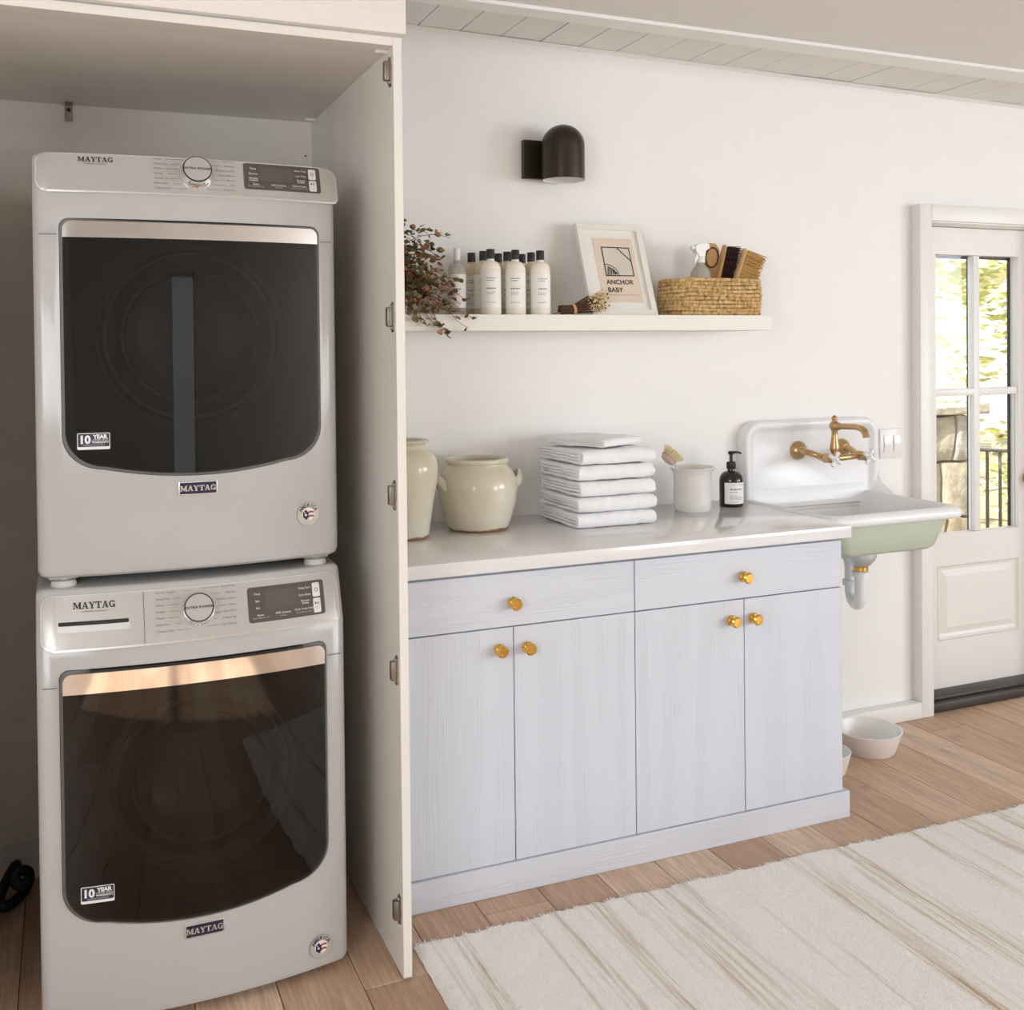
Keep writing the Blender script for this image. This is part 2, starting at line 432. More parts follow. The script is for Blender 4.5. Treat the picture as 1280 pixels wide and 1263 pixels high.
b.box(6.2, 6.76, -7.66, -7.5, 0, 2.6).box(4.1, 6.2, -7.66, -7.5, 0, .5).box(4.1, 6.2, -7.66, -7.5, 2.35, 2.6)
struct(b.build('wall_rear', WHITE))
b = MB(); b.box(-2.76, -2.6, -7.66, -4.9, 0, 2.6).box(-2.76, -2.6, -3.1, -.78, 0, 2.6).box(-2.76, -2.6, -4.9, -3.1, 0, .85).box(-2.76, -2.6, -4.9, -3.1, 2.25, 2.6).box(-2.6, -.96, -.86, -.78, 0, 2.6)
struct(b.build('wall_left', WHITE))
def window_unit(name, axis, a0, a1, z0, z1, pos, bars=True):
    root = MB(); t = .05
    def bx(p0, p1, q0, q1):
        if axis == 'x': root.box(pos - .03, pos + .03, p0, p1, q0, q1, .004)
        else: root.box(p0, p1, pos - .03, pos + .03, q0, q1, .004)
    bx(a0, a1, z0, z0 + t); bx(a0, a1, z1 - t, z1); bx(a0, a0 + t, z0, z1); bx(a1 - t, a1, z0, z1)
    mid = (a0 + a1) / 2
    if bars: bx(mid - .02, mid + .02, z0, z1); bx(a0, a1, (z0 + z1) / 2 - .015, (z0 + z1) / 2 + .015)
    o = struct(root.build(name, TRIMP))
    g = MB()
    if axis == 'x': g.box(pos - .002, pos + .002, a0, a1, z0, z1)
    else: g.box(a0, a1, pos - .002, pos + .002, z0, z1)
    g.build('pane', PANE, o); return o
window_unit('window_1', 'x', -6.25, -3.55, .85, 2.35, 6.68)
window_unit('fill_window_rear', 'y', 4.1, 6.2, .5, 2.35, -7.58)  # opening added in the unseen rear wall for the fill lamp
window_unit('window_3', 'y', -.30, .30, .35, 2.15, -7.58, False)
window_unit('fill_window_left', 'x', -4.9, -3.1, .85, 2.25, -2.68)  # added in the unseen left wall to go with the left fill lamp
# floor: oak planks running away from the viewer
fl = struct(MB().box(-2.7, 6.7, -7.6, .3, -.06, -.018).build('floor', DARKGAP))
pwid = .183; x = .254 - 15 * pwid; k = 0; plank_mesh = {}
while x < 6.5:
    y = -7.5 + rnd.uniform(-1.2, 0)
    if abs(x - 2.085) < .02: pass
    while y < .2:
        ln = rnd.choice((1.2, 1.5, 1.8, 2.1, 2.4)); y1 = min(y + ln, .25)
        if y1 > -7.5 and y1 - y > .04:
            y0 = max(y, -7.5); key = round(y1 - y0, 3)
            if key not in plank_mesh:
                m = MB().box(.0009, pwid - .0009, 0, y1 - y0 - .0018, -.018, 0, .0012, 1)
                o = m.build('plank', OAK, fl); plank_mesh[key] = o.data
            else:
                o = bpy.data.objects.new('plank', plank_mesh[key]); C.objects.link(o); o.parent = fl
            o.location = (x, y0, rnd.uniform(-.0006, 0))
        y += ln
    x += pwid

# ceiling: narrow painted boards by the wall, a trim strip, plain plaster beyond
def zc(x): return 2.4983 - .01725 * (x - .2)
ce = struct(MB().faces([(-2.7, -7.6, 2.428), (6.7, -7.6, 2.428), (6.7, -.43, 2.428), (-2.6, -.43, 2.428), (-2.7, -7.6, 2.6), (6.7, -7.6, 2.6), (6.7, .2, 2.6), (-2.6, .2, 2.6), (-2.6, -.43, 2.56), (6.7, -.43, 2.56), (-2.6, .2, 2.56), (6.7, .2, 2.56)],
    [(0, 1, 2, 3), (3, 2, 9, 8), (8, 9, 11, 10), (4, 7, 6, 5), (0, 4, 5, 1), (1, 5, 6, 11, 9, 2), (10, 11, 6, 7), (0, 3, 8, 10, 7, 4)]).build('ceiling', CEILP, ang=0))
bw = .1432; x = .3239 - 9 * bw; cb = None; j = 0
while x < 4.2:
    if cb is None:
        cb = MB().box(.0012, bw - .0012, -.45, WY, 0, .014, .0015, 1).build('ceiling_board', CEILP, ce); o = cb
    else:
        o = bpy.data.objects.new('ceiling_board', cb.data); C.objects.link(o); o.parent = ce
    o.location = (x, 0, zc(x) + rnd.uniform(0, .0025)); o.rotation_euler = (0, .01725, 0)
    x += bw
MB().faces([(-1.2, -.47, 2.6), (4.2, -.47, 2.6), (4.2, .05, 2.6), (-1.2, .05, 2.6)], [(0, 1, 2, 3)]).build('board_backing', DARKGAP, ce)
bpy.data.objects['board_backing'].location.z = -.055
zt = 2.418
struct(MB().faces([(-1.1, -.4775, zt), (4.2, -.427, zt), (4.2, -.276, zt), (-1.1, -.444, zt), (-1.1, -.4775, 2.55), (4.2, -.427, 2.55), (4.2, -.276, 2.55), (-1.1, -.444, 2.55)],
    [(0, 1, 2, 3), (7, 6, 5, 4), (0, 4, 5, 1), (1, 5, 6, 2), (2, 6, 7, 3), (3, 7, 4, 0)]).build('trim_1', TRIMP, ang=0))
struct(MB().faces([(-1.1, WY, zc(-1.1) - .012), (4.2, WY, zc(4.2) - .012), (4.2, WY - .012, zc(4.2)), (-1.1, WY - .012, zc(-1.1)), (-1.1, WY, zc(-1.1)), (4.2, WY, zc(4.2))], [(0, 1, 2, 3), (3, 2, 5, 4), (0, 4, 5, 1), (0, 3, 4), (1, 5, 2)]).build('trim_2', TRIMP, ang=0))

# door casing, baseboard
b = MB(); b.box(2.353, 2.4135, 0, WY + .002, 0, 2.015, .003).box(2.4137, 3.2, 0, WY + .002, 1.952, 2.015, .003).box(3.12, 3.2, 0, WY + .002, 0, 1.952, .003)
b.box(2.39, 2.4133, WY + .003, .21, 0, 1.975, .001).box(3.12, 3.14, WY + .003, .21, 0, 1.975, .001).box(2.4135, 3.12, .02, .21, 1.948, 1.975, .001)
struct(b.build('trim_3', TRIMP))
struct(MB().box(1.47, 2.3528, .0, WY + .001, 0, .062, .003).build('baseboard_back', TRIMP))
struct(MB().box(2.414, 3.12, .022, .12, 0, .036, .004).box(2.414, 3.12, .05, .14, .036, .05, .004).build('trim_4', SILL))

# the glazed door
dx0, dx1, dy0, dy1 = 2.418, 3.116, .13, .172
gx0, gx1, gz0, gz1 = 2.56, 3.018, .683, 1.835
b = MB(); b.box(dx0, gx0, dy0, dy1, .05, 1.946).box(gx1, dx1, dy0, dy1, .05, 1.946)
b.box(gx0, gx1, dy0, dy1, gz1, 1.946).box(gx0, gx1, dy0, dy1, .56, gz0).box(gx0, gx1, dy0, dy1, .05, .245)
door = struct(b.build('door_1', DOORP))
m = MB()
m.box(2.770, 2.806, dy0 + .004, dy1 - .004, gz0, gz1, .006).box(gx0, gx1, dy0 + .0045, dy1 - .0045, 1.252, 1.282, .006)
m.build('muntin', TRIMP, door)
m = MB()
for x0, x1 in ((gx0, 2.770), (2.806, gx1)):
    for z0, z1 in ((gz0, 1.252), (1.282, gz1)):
        MB().box(x0, x1, dy0 + .018, dy0 + .022, z0, z1).build('pane', PANE, door)
m = MB()
for a, bb, c_, e in ((gx0, gx1, gz0, gz1),):
    m.box(gx0, gx1, dy1, dy1 + .006, gz1 - .012, gz1).box(gx0, gx0 + .01, dy1, dy1 + .006, gz0, gz1).box(gx1 - .012, gx1, dy1, dy1 + .006, gz0, gz1).box(2.776, 2.80, dy1, dy1 + .006, gz0, gz1)
m.build('outer_stop', SILL, door)
# raised panel: moulding, field
x0, x1, z0, z1 = gx0, gx1 + .03, .245, .56
rings = []
for ins, y in ((0, dy0), (.006, dy0 - .004), (.014, dy0 + .006), (.026, dy0 + .010), (.05, dy0 + .001), (.052, dy0)):
    rings.append([(x0 + ins, y, z0 + ins), (gx1 - ins, y, z0 + ins), (gx1 - ins, y, z1 - ins), (x0 + ins, y, z1 - ins)])
MB().loft(rings, False, True).build('panel', DOORP, door, ang=20)
kb = MB().lathe([(.026, 0), (.026, .006), (.012, .008), (.012, .03), (.026, .04), (.029, .05), (.022, .062), (0.002, .064)], (3.066, dy0, .892), 20, '-y')
kb.build('knob', ABRASS, door)
# ================================================================== LAUNDRY CLOSET
cl = thing('laundry_cabinet', 'tall white open laundry closet around the stacked machines, five hinges and no doors', 'cabinet', (-.475, -.4, 0))
MB().box(-.0215, 0, -.833, WY - .001, 0.006, 2.1835, .001, 1).build('side_panel', MELA, cl)
MB().box(-.9515, -.93, -.833, WY - .001, 0.006, 2.1835, .001, 1).build('side_panel', MELA, cl)
MB().box(-.93, -.0216, -.833, WY - .001, 2.163, 2.1835, .001, 1).build('top_panel', MELAH, cl)
MB().box(-.956, .0045, -.853, -.8335, 2.186, 2.427, .0015, 1).build('header_board', MELAH, cl)
MB().box(-.93, -.0216, WY - .012, WY - .001, .1, 2.163).build('back_panel', MELAH, cl)
for hz in (2.1086, 1.5414, 1.1276, .7185, .1582):
    xp = -.0215
    m = MB()
    m.box(xp - .0025, xp + .001, -.822, -.785, hz - .013, hz + .013, .001, 1)
    m.loft([[(xp - .004, -.812 + dy, hz + dz) for dy, dz in ((-.008, -.030), (.004, -.034), (.010, -.022), (.010, .022), (.004, .034), (-.008, .030))],
            [(xp - .0, -.812 + dy * 1.1, hz + dz * 1.05) for dy, dz in ((-.008, -.030), (.004, -.034), (.010, -.022), (.010, .022), (.004, .034), (-.008, .030))]])
    m.box(xp - .017, xp - .003, -.820, -.802, hz - .022, hz + .024, .004).box(xp - .012, xp - .002, -.802, -.790, hz - .010, hz + .008, .003)
    hp = m.build('hinge_plate', STEEL, cl)
    for dz in (-.024, .024): MB().lathe([(.0045, 0), (.0045, .0022), (.002, .003)], (xp - .004, -.809, hz + dz), 10, Matrix.Rotation(-pi / 2, 3, 'Y').to_4x4()).build('screw', CHROME, hp)
    MB().lathe([(.006, 0), (.006, .006), (.003, .0075)], (xp - .0025, -.791, hz - .005), 12, Matrix.Rotation(-pi / 2, 3, 'Y').to_4x4()).build('release_button', CHROME, hp)
for yy in (-.79, -.02): MB().box(-.052, -.0216, yy - .004, yy + .004, 2.155, 2.163, .001, 1).build('shelf_peg', PLATEP, cl)
MB().lathe([(.003, 0), (.003, .001)], (-.04, WY - .0125, 2.06), 10, '-y').build('screw_hole', DARKGAP, cl)
br = thing('angle_bracket', 'small steel angle bracket hanging from the ceiling of the laundry closet', 'bracket', (-.706, WY - .012, 2.162))
m = MB().box(-.716, -.696, WY - .0155, WY - .0125, 2.116, 2.162, .001, 1).box(-.716, -.696, WY - .05, WY - .0155, 2.159, 2.162, .001, 1)
m.build('plate', STEEL, br)
MB().lathe([(.006, 0), (.005, .003), (.001, .0035)], (-.706, WY - .0155, 2.148), 12, '-y').build('screw', DARKGAP, br)

# ================================================================== STACKED MACHINES
class App:
    """front face of a machine: bowed in plan, the console leaning back"""
    def __init__(s, xc, hw, yf, bulge, zs, lean, lmax): s.xc, s.hw, s.yf, s.b, s.zs, s.lean, s.lmax = xc, hw, yf, bulge, zs, lean, lmax
    def y(s, x, z):
        t = (x - s.xc) / s.hw
        return s.yf - s.b * max(0, 1 - t * t) + max(0, min(s.lmax, (z - s.zs) * s.lean))
    def plate(s, mb, outline, off, th, step=.03, rim=0):
        """a plate with a 2-D outline laid on the bowed face, off = stand-off of its front"""
        b = bmesh.new()
        vs = [b.verts.new((p[0], 0, p[1])) for p in outline]; f = b.faces.new(vs)
        xs = [p[0] for p in outline]; x = min(xs) + step
        while x < max(xs) - 1e-4:
            bmesh.ops.bisect_plane(b, geom=b.verts[:] + b.edges[:] + b.faces[:], plane_co=(x, 0, 0), plane_no=(1, 0, 0)); x += step
        if max(p[1] for p in outline) > s.zs > min(p[1] for p in outline):
            bmesh.ops.bisect_plane(b, geom=b.verts[:] + b.edges[:] + b.faces[:], plane_co=(0, 0, s.zs), plane_no=(0, 0, 1))
        front = b.faces[:]
        ext = bmesh.ops.extrude_face_region(b, geom=front)
        new = [v for v in ext['geom'] if isinstance(v, bmesh.types.BMVert)]
        ns = set(new)
        for v in b.verts:
            if v in ns: v.co.y = -off
            else: v.co.y = -off + th
        if rim:
            ed = [e for e in b.edges if e.verts[0] in ns and e.verts[1] in ns and any(f not in ext['geom'] for f in e.link_faces)]
            bmesh.ops.bevel(b, geom=ed, offset=rim, segments=2, affect='EDGES', profile=.5)
        for v in b.verts: v.co.y += s.y(v.co.x, v.co.z)
        return mb.take(b)
    def ring(s, mb, outer, inner, off, th):
        n = len(outer); rows = []
        for o_, dd in ((outer, th), (outer, 0), (inner, 0), (inner, th)):
            rows.append([(p[0], s.y(p[0], p[1]) - off + dd, p[1]) for p in o_])
        return mb.loft(rows + [rows[0]], False, False)
    def geo(s, mb, g, x, z, off=.0016, th=0, rot=0):
        V, F = g; c_, s_ = cos(rot), sin(rot)
        P = [(x + a * c_ - bb * s_, z + a * s_ + bb * c_) for a, bb in V]
        return mb.faces([(p[0], s.y(p[0], p[1]) - off, p[1]) for p in P], F)
    def text(s, mb, body, size, x, z, align='CENTER', off=.0016, bold=0): return s.geo(mb, text_geo(body, size, align, bold), x, z, off)
    def body(s, z0, z1, yb, rc=.022, topr=.012):
        n = 18; rings = []
        def outline(z, ins):
            pts = [(s.xc - s.hw + ins, yb), ]
            xl, xr = s.xc - s.hw + ins, s.xc + s.hw - ins
            ycl = s.y(xl, z) + ins
            for i in range(6):
                a = pi + .5 * pi * i / 5; pts.append((xl + rc + rc * cos(a), ycl + rc + rc * sin(a)))
            for i in range(1, n):
                x = xl + rc + (xr - xl - 2 * rc) * i / n; t = (x - s.xc) / (s.hw - rc)
                lean = max(0, min(s.lmax, (z - s.zs) * s.lean))
                pts.append((x, s.yf - s.b * max(0, 1 - t * t) + lean + ins))
            for i in range(6):
                a = 1.5 * pi + .5 * pi * i / 5; pts.append((xr - rc + rc * cos(a), ycl + rc + rc * sin(a)))
            pts.append((xr, yb)); return [(p[0], p[1], z) for p in pts]
        lv = [(z0, .012), (z0 + .006, .004), (z0 + .018, 0), (s.zs, 0), (s.zs + .02, 0), (s.zs + .05, 0)]
        for i in range(5): a = .5 * pi * i / 4; lv.append((z1 - topr + topr * sin(a), topr * (1 - cos(a))))
        for z, ins in lv: rings.append(outline(z, ins))
        return MB().loft(rings)

def door_outline(x0, x1, zt_, zb_side, zb_mid, rt, n=22, ins=0, rb=.085):
    """flat top with small corners, sides straight, bottom bowed down between large corners"""
    x0 += ins; x1 -= ins; zt_ -= ins; xm = (x0 + x1) / 2; hw = (x1 - x0) / 2
    def zb(x): t = (x - xm) / hw; return zb_mid + (zb_side - zb_mid) * t * t + ins
    pts = []
    for i in range(7): a = .5 * pi * i / 6; pts.append((x1 - rt + rt * cos(a), zt_ - rt + rt * sin(a)))
    for i in range(7): a = .5 * pi + .5 * pi * i / 6; pts.append((x0 + rt + rt * cos(a), zt_ - rt + rt * sin(a)))
    xa = x0 + rb; za = zb(xa)
    for i in range(9):
        a = .5 * pi * i / 8; pts.append((x0 + rb * (1 - cos(a)), za + rb * .9 * (1 - sin(a))))
    for i in range(1, n): x = xa + (x1 - rb - xa) * i / n; pts.append((x, zb(x)))
    for i in range(9):
        a = .5 * pi * (8 - i) / 8; pts.append((x1 - rb * (1 - cos(a)), za + rb * .9 * (1 - sin(a))))
    return pts

def machine(kind, A, z0, z1, yb, D, label):
    t = thing(kind, label, 'washing machine' if kind == 'washing_machine' else 'dryer', (A.xc, A.yf, z0))
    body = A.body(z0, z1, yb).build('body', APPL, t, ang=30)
    # opening for the door
    x0, x1, zt_, zs_, zm_ = D['door']
    o = door_outline(x0, x1, zt_, zs_, zm_, .02)
    def prism(outline, ya_, yb_):
        return MB().loft([[(p[0], ya_, p[1]) for p in outline], [(p[0], yb_, p[1]) for p in outline]])
    cut = prism(o, A.yf - .2, A.yf + .10).build('cutter', APPL, None, ang=0)
    cut.location = -ORG[t.name]; cut.parent = t; bpy.context.view_layer.update()
    bool_cut(body, cut)
    # recess lining, gap, glass, chrome strip
    m = MB(); li = door_outline(x0, x1, zt_, zs_, zm_, .02, ins=.001)
    m.loft([[(p[0], A.y(p[0], p[1]) + .022, p[1]) for p in li], [(p[0], A.yf + .098, p[1]) for p in li]], False, True)
    m.build('door_well', LINER, t)
    m = MB(); A.ring(m, li, door_outline(x0, x1, zt_, zs_, zm_, .02, ins=.0085), -.0015, .02)
    m.build('door_gap', GASKET, t)
    gi = door_outline(x0, x1, zt_, zs_, zm_, .018, ins=.007)
    # glass below the strip
    sl, sr = D['strip']                                                  # lower edge of the strip, left and right
    zc_ = (sl + sr) / 2
    gl = [(p[0], min(p[1], zc_ - .0005)) for p in gi]
    gl2 = []
    for p in gl:
        if not gl2 or (abs(p[0] - gl2[-1][0]) + abs(p[1] - gl2[-1][1])) > 1e-5: gl2.append(p)
    gl2 = [p for i, p in enumerate(gl2) if not (abs(p[1] - (zc_ - .0005)) < 1e-6 and x0 + .012 < p[0] < x1 - .012)]
    dg = MB(); A.plate(dg, gl2, .0075, .004)
    dgo = dg.build('door', SMOKED, t, ang=25)
    st = [(p[0], max(p[1], zc_)) for p in gi if True]
    st2 = []
    for p in st:
        if p[1] > zc_ + 1e-6: st2.append(p)
    st2 = [(gi[0][0], zc_)] + st2 + [(x0 + .007, zc_)]
    ss = []
    for p in st2:
        if not ss or (abs(p[0] - ss[-1][0]) + abs(p[1] - ss[-1][1])) > 1e-5: ss.append(p)
    m = MB(); A.plate(m, ss, .010, .012, rim=0)
    m.build('handle', CHROME, dgo, ang=25)
    if D.get('slot'):
        a, bb, c_ = D['slot']; m = MB(); A.plate(m, [(a, c_), (bb, c_), (bb + .006, c_ + .011), (a - .002, c_ + .011)], .0045, .01); m.build('finger_pull', BLACKP, dgo)
    # porthole behind the glass
    px, pz, pr = D['port']; yy = A.yf - .004
    m = MB().lathe([(pr * .985, -.03), (pr * .985, .004), (pr, .010), (pr * 1.015, .004), (pr * 1.015, -.03)], (px, yy, pz), 56, '-y', False, False)
    m.lathe([(pr * .90, -.03), (pr * .90, .002), (pr * .915, .006), (pr * .93, .002), (pr * .93, -.03)], (px, yy, pz), 56, '-y', False, False)
    m.lathe([(pr * .72, -.05), (pr * .72, -.01), (pr * .735, -.005), (pr * .75, -.01), (pr * .75, -.05)], (px, yy, pz), 48, '-y', False, False)
    m.build('porthole_ring', RINGMETAL, t)
    m = MB().lathe([(pr * .70, -.012), (pr * .66, -.05), (pr * .55, -.075), (pr * .3, -.085), (.004, -.087)], (px, yy, pz), 48, '-y', False, True)
    m.build('drum', DRUM, t)
    m = MB().lathe([(pr * 1.02, -.028), (pr * 1.02, -.034), (.004, -.095)], (px, yy, pz), 40, '-y', True, False); 
    # console
    cx0, cx1, cz0, cz1 = D['console']
    m = MB(); A.plate(m, rrect(cx0 - .004, cx1 + .004, cz0 - .006, cz1 + .002, (.024, .014, .026, .024)), .0035, .01, rim=.0025); m.build('console_rim', CONSEDGE, t, ang=25)
    m = MB(); A.plate(m, rrect(cx0, cx1, cz0, cz1, (.022, .012, .022, .022)), .0052, .008, rim=.001); con = m.build('console', CONS, t, ang=25)
    m = MB(); A.plate(m, rrect(cx0 + .02, cx1 - .003, cz0 - .0055, cz0 - .0015, .0018, 3), .0065, .006); m.build('console_lip', CHROME, con, ang=25)
    # maker's name on the console
    mx, mz, mh = D['name']; m = MB(); A.geo(m, slab_geo('MAYTAG', mh), mx, mz, .0058); A.text(m, 'COMMERCIAL TECHNOLOGY', mh * .30, mx, mz - mh * .92, off=.0058)
    stuff(m.build('maker_lettering', INKDARK, con, ang=0))
    # dial
    kx, kz, kr = D['knob']; ky = A.y(kx, kz) - .005; tilt = Matrix.Rotation(-math.atan(A.lean), 4, 'X')
    def dial(prof, cen=(kx, ky, kz)):
        return MB().lathe(prof, cen, 40, tilt @ Matrix.Rotation(pi / 2, 4, 'X'))
    kn = dial([(kr * 1.12, 0), (kr * 1.12, .004), (kr * 1.05, .008), (kr * 1.0, .010), (kr * .97, .024), (kr * .95, .0265), (kr * .2, .0268), (.001, .0268)]).build('dial', CHROME, con, ang=50)
    dial([(kr * .95, .0266), (kr * .95, .0280), (kr * .88, .0284), (.001, .0284)]).build('dial_ring', INKDARK, kn, ang=50)
    dial([(kr * .87, .0284), (kr * .87, .0292), (.001, .0294)]).build('dial_face', CONS, kn, ang=50)
    V, F = text_geo('EXTRA POWER', kr * .235, 'CENTER', .00012); RM = tilt @ Matrix.Rotation(pi / 2, 4, 'X')
    MB().faces([RM @ Vector((a * 1.12, bb, .0300)) + Vector((kx, ky, kz)) for a, bb in V], F).build('dial_lettering', INKDARK, kn, ang=0)
    # cycle names each side of the dial
    m = MB(); zt0, zb0 = D['rows']; (xl, xr) = D['cols']; n = len(D['left'])
    for i, wd in enumerate(D['left']):
        z = zt0 + (zb0 - zt0) * i / (n - 1); A.text(m, wd, .0062, xl, z, 'LEFT', .0058)
    n = len(D['right'])
    for i, wd in enumerate(D['right']):
        z = zt0 + (zb0 - zt0) * i / (n - 1) + .002; A.text(m, wd, .0062, xr, z, 'RIGHT', .0058)
    stuff(m.build('cycle_lettering', INKGREY, con, ang=0))
    m = MB()
    for i in range(7):
        z = zt0 + (zb0 - zt0) * i / 6 - .0005
        le = len(D['left'][i]) * .0033 + .003; ri = len(D['right'][i]) * .0033 + .003
        dz = abs(z - kz) ; half = math.sqrt(max(0, (kr * 1.25) ** 2 - dz * dz)) if dz < kr * 1.25 else kr * .3
        for a, bb, q in ((xl + le, kx - half, z), (kx + half, xr - ri, z + .002)):
            if bb - a > .006: A.plate(m, [(a, q), (bb, q), (bb, q + .0007), (a, q + .0007)], .0057, .0004)
    stuff(m.build('cycle_ticks', INKGREY, con, ang=0))
    # display
    ax, bx_, az, bz = D['disp']; wx, hz = bx_ - ax, bz - az
    m = MB(); A.plate(m, rrect(ax, bx_, az, bz, .006, 4), .0062, .004); dsp = m.build('display', DISPLAY, con, ang=25)
    m = MB(); A.plate(m, rrect(ax + wx * .215, ax + wx * .635, az + hz * .32, az + hz * .88, .002, 3), .0066, .003); m.build('screen', SCREEN, dsp, ang=25)
    for i, (qa, qb) in enumerate(((.52, .93), (.06, .48))):
        m = MB(); A.plate(m, rrect(ax + wx * .845, ax + wx * .945, az + hz * qa, az + hz * qb, .003, 4), .0072, .003, rim=.0008); bt = m.build('button', BUTTON, dsp, ang=25)
        m = MB()
        bxm, bzm = ax + wx * .895, az + hz * (qa + qb) / 2
        if i == 0:
            for q in range(16):
                if q in (3, 4): continue
                a0, a1 = 2 * pi * q / 16, 2 * pi * (q + 1) / 16
                A.plate(m, [(bxm + .0042 * cos(a0), bzm + .0042 * sin(a0)), (bxm + .0042 * cos(a1), bzm + .0042 * sin(a1)), (bxm + .0032 * cos(a1), bzm + .0032 * sin(a1)), (bxm + .0032 * cos(a0), bzm + .0032 * sin(a0))], .0076, .0003)
            A.plate(m, [(bxm - .0005, bzm + .001), (bxm + .0005, bzm + .001), (bxm + .0005, bzm + .0048), (bxm - .0005, bzm + .0048)], .0076, .0003)
        else:
            zz = bzm + .005
            A.plate(m, [(bxm - .005, zz - .003), (bxm - .0005, zz), (bxm - .005, zz + .003)], .0076, .0003)
            for q in (.001, .003): A.plate(m, [(bxm + q, zz - .003), (bxm + q + .001, zz - .003), (bxm + q + .001, zz + .003), (bxm + q, zz + .003)], .0076, .0003)
            A.text(m, 'Hold 3 sec', .0024, bxm, bzm - .004, off=.0076); A.text(m, 'Start', .0026, bxm, bzm - .0075, off=.0076)
        stuff(m.build('button_mark', INKDARK, bt, ang=0))
    m = MB()
    for wd, fx, fz in D['dl']: A.text(m, wd, .0062, ax + wx * fx, az + hz * fz, off=.0068, bold=.0001)
    for wd, fx, fz in D['ds']: A.text(m, wd, .0034, ax + wx * fx, az + hz * fz, off=.0068)
    stuff(m.build('display_lettering', INKLIGHT, dsp, ang=0))
    # badge under the door
    gx, gz, gw, gh = D['badge']
    m = MB(); A.plate(m, rrect(gx - gw / 2, gx + gw / 2, gz - gh / 2, gz + gh / 2, .001, 2), .0035, .005, rim=.001); bd = m.build('badge', BADGESILVER, t, ang=25)
    m = MB(); A.plate(m, rrect(gx - gw / 2 + .003, gx + gw / 2 - .003, gz - gh / 2 + .003, gz + gh / 2 - .003, .0005, 2), .0042, .003); m.build('badge_field', NAVY, bd, ang=25)
    m = MB(); A.geo(m, slab_geo('MAYTAG', gh * .40), gx, gz, .0048); stuff(m.build('badge_lettering', BADGESILVER, bd, ang=0))
    # ten year sticker on the glass
    tx, tz, tw, th_ = D['year']
    m = MB(); A.plate(m, rrect(tx - tw / 2, tx + tw / 2, tz - th_ / 2, tz + th_ / 2, .0025, 3), .0079, .0003); sk = m.build('warranty_sticker', STICKWHITE, dgo, ang=25)
    m = MB(); A.plate(m, rrect(tx - tw / 2 + .0015, tx + tw / 2 - .0015, tz - th_ / 2 + th_ * .17, tz + th_ / 2 - .0015, .0018, 3), .0082, .0002); m.build('sticker_field', NAVY, dgo, ang=25)
    m = MB(); A.text(m, '10', th_ * .66, tx - tw * .27, tz + th_ * .08, off=.0086, bold=.0011)
    A.text(m, 'YEAR', th_ * .33, tx + tw * .2, tz + th_ * .26, off=.0086, bold=.0006)
    A.text(m, 'LIMITED PARTS', th_ * .135, tx + tw * .2, tz + th_ * .07, off=.0086); A.text(m, 'WARRANTY', th_ * .17, tx + tw * .2, tz - th_ * .07, off=.0086, bold=.0002)
    A.text(m, 'ON DRIVE MOTOR AND DRUM', th_ * .085, tx, tz - th_ * .235, off=.0086)
    stuff(m.build('sticker_lettering', STICKWHITE, dgo, ang=0))
    # round flag sticker
    ux, uz, ur = D['flag']
    def disc(rr, n=28, cx=ux, cz=uz): return [(cx + rr * cos(2 * pi * i / n), cz + rr * sin(2 * pi * i / n)) for i in range(n)]
    m = MB(); A.plate(m, disc(ur), .0012, .002); fs = m.build('flag_sticker', STICKER, t, ang=25)
    m = MB(); A.plate(m, disc(ur * .57), .0016, .0003); m.build('flag_white', STICKWHITE, fs, ang=25)
    m = MB()
    for zz in (-.30, .06):
        pts = [];
        for i in range(7): q = i / 6; pts.append((ux + ur * (-.02 + .52 * q), uz + ur * (zz + .07 * sin(q * 3.0))))
        for i in range(6, -1, -1): q = i / 6; pts.append((ux + ur * (-.02 + .52 * q), uz + ur * (zz + .16 + .07 * sin(q * 3.0))))
        A.plate(m, pts, .0020, .0003)
    stuff(m.build('flag_stripes', RED, fs, ang=0))
    m = MB(); A.plate(m, [(ux - ur * .50, uz - ur * .25), (ux - ur * .22, uz - ur * .5), (ux + ur * .03, uz - ur * .5), (ux + ur * .03, uz + ur * .10), (ux - ur * .22, uz + ur * .42), (ux - ur * .5, uz + ur * .2)], .0020, .0003)
    for i, ch in enumerate('AMERICA'):
        a = R(150 - i * 20); A.geo(m, text_geo(ch, ur * .42, 'CENTER', .0003), ux + ur * .78 * cos(a), uz + ur * .78 * sin(a), .0017, rot=a - pi / 2)
    stuff(m.build('flag_lettering', NAVY, fs, ang=0))
    m = MB()
    for sx_, sz_, sr_ in ((-.24, -.06, .15), (-.05, -.40, .10), (-.35, .16, .08)):
        pts = [(ux + ur * (sx_ + (sr_ if i % 2 == 0 else sr_ * .42) * sin(pi * i / 5)), uz + ur * (sz_ + (sr_ if i % 2 == 0 else sr_ * .42) * cos(pi * i / 5))) for i in range(10)]
        A.plate(m, pts, .0024, .0002)
    stuff(m.build('flag_stars', STICKWHITE, fs, ang=0))
    # seam of the top section, left and right of the door
    zse = D['seam']
    for a, bb in ((A.xc - A.hw + .012, x0 - .004), (x1 + .004, A.xc + A.hw - .012)):
        m = MB(); A.plate(m, [(a, zse), (bb, zse), (bb, zse + .0014), (a, zse + .0014)], .0006, .0016); m.build('panel_seam', GASKET, t, ang=0)
    return t, con, dgo

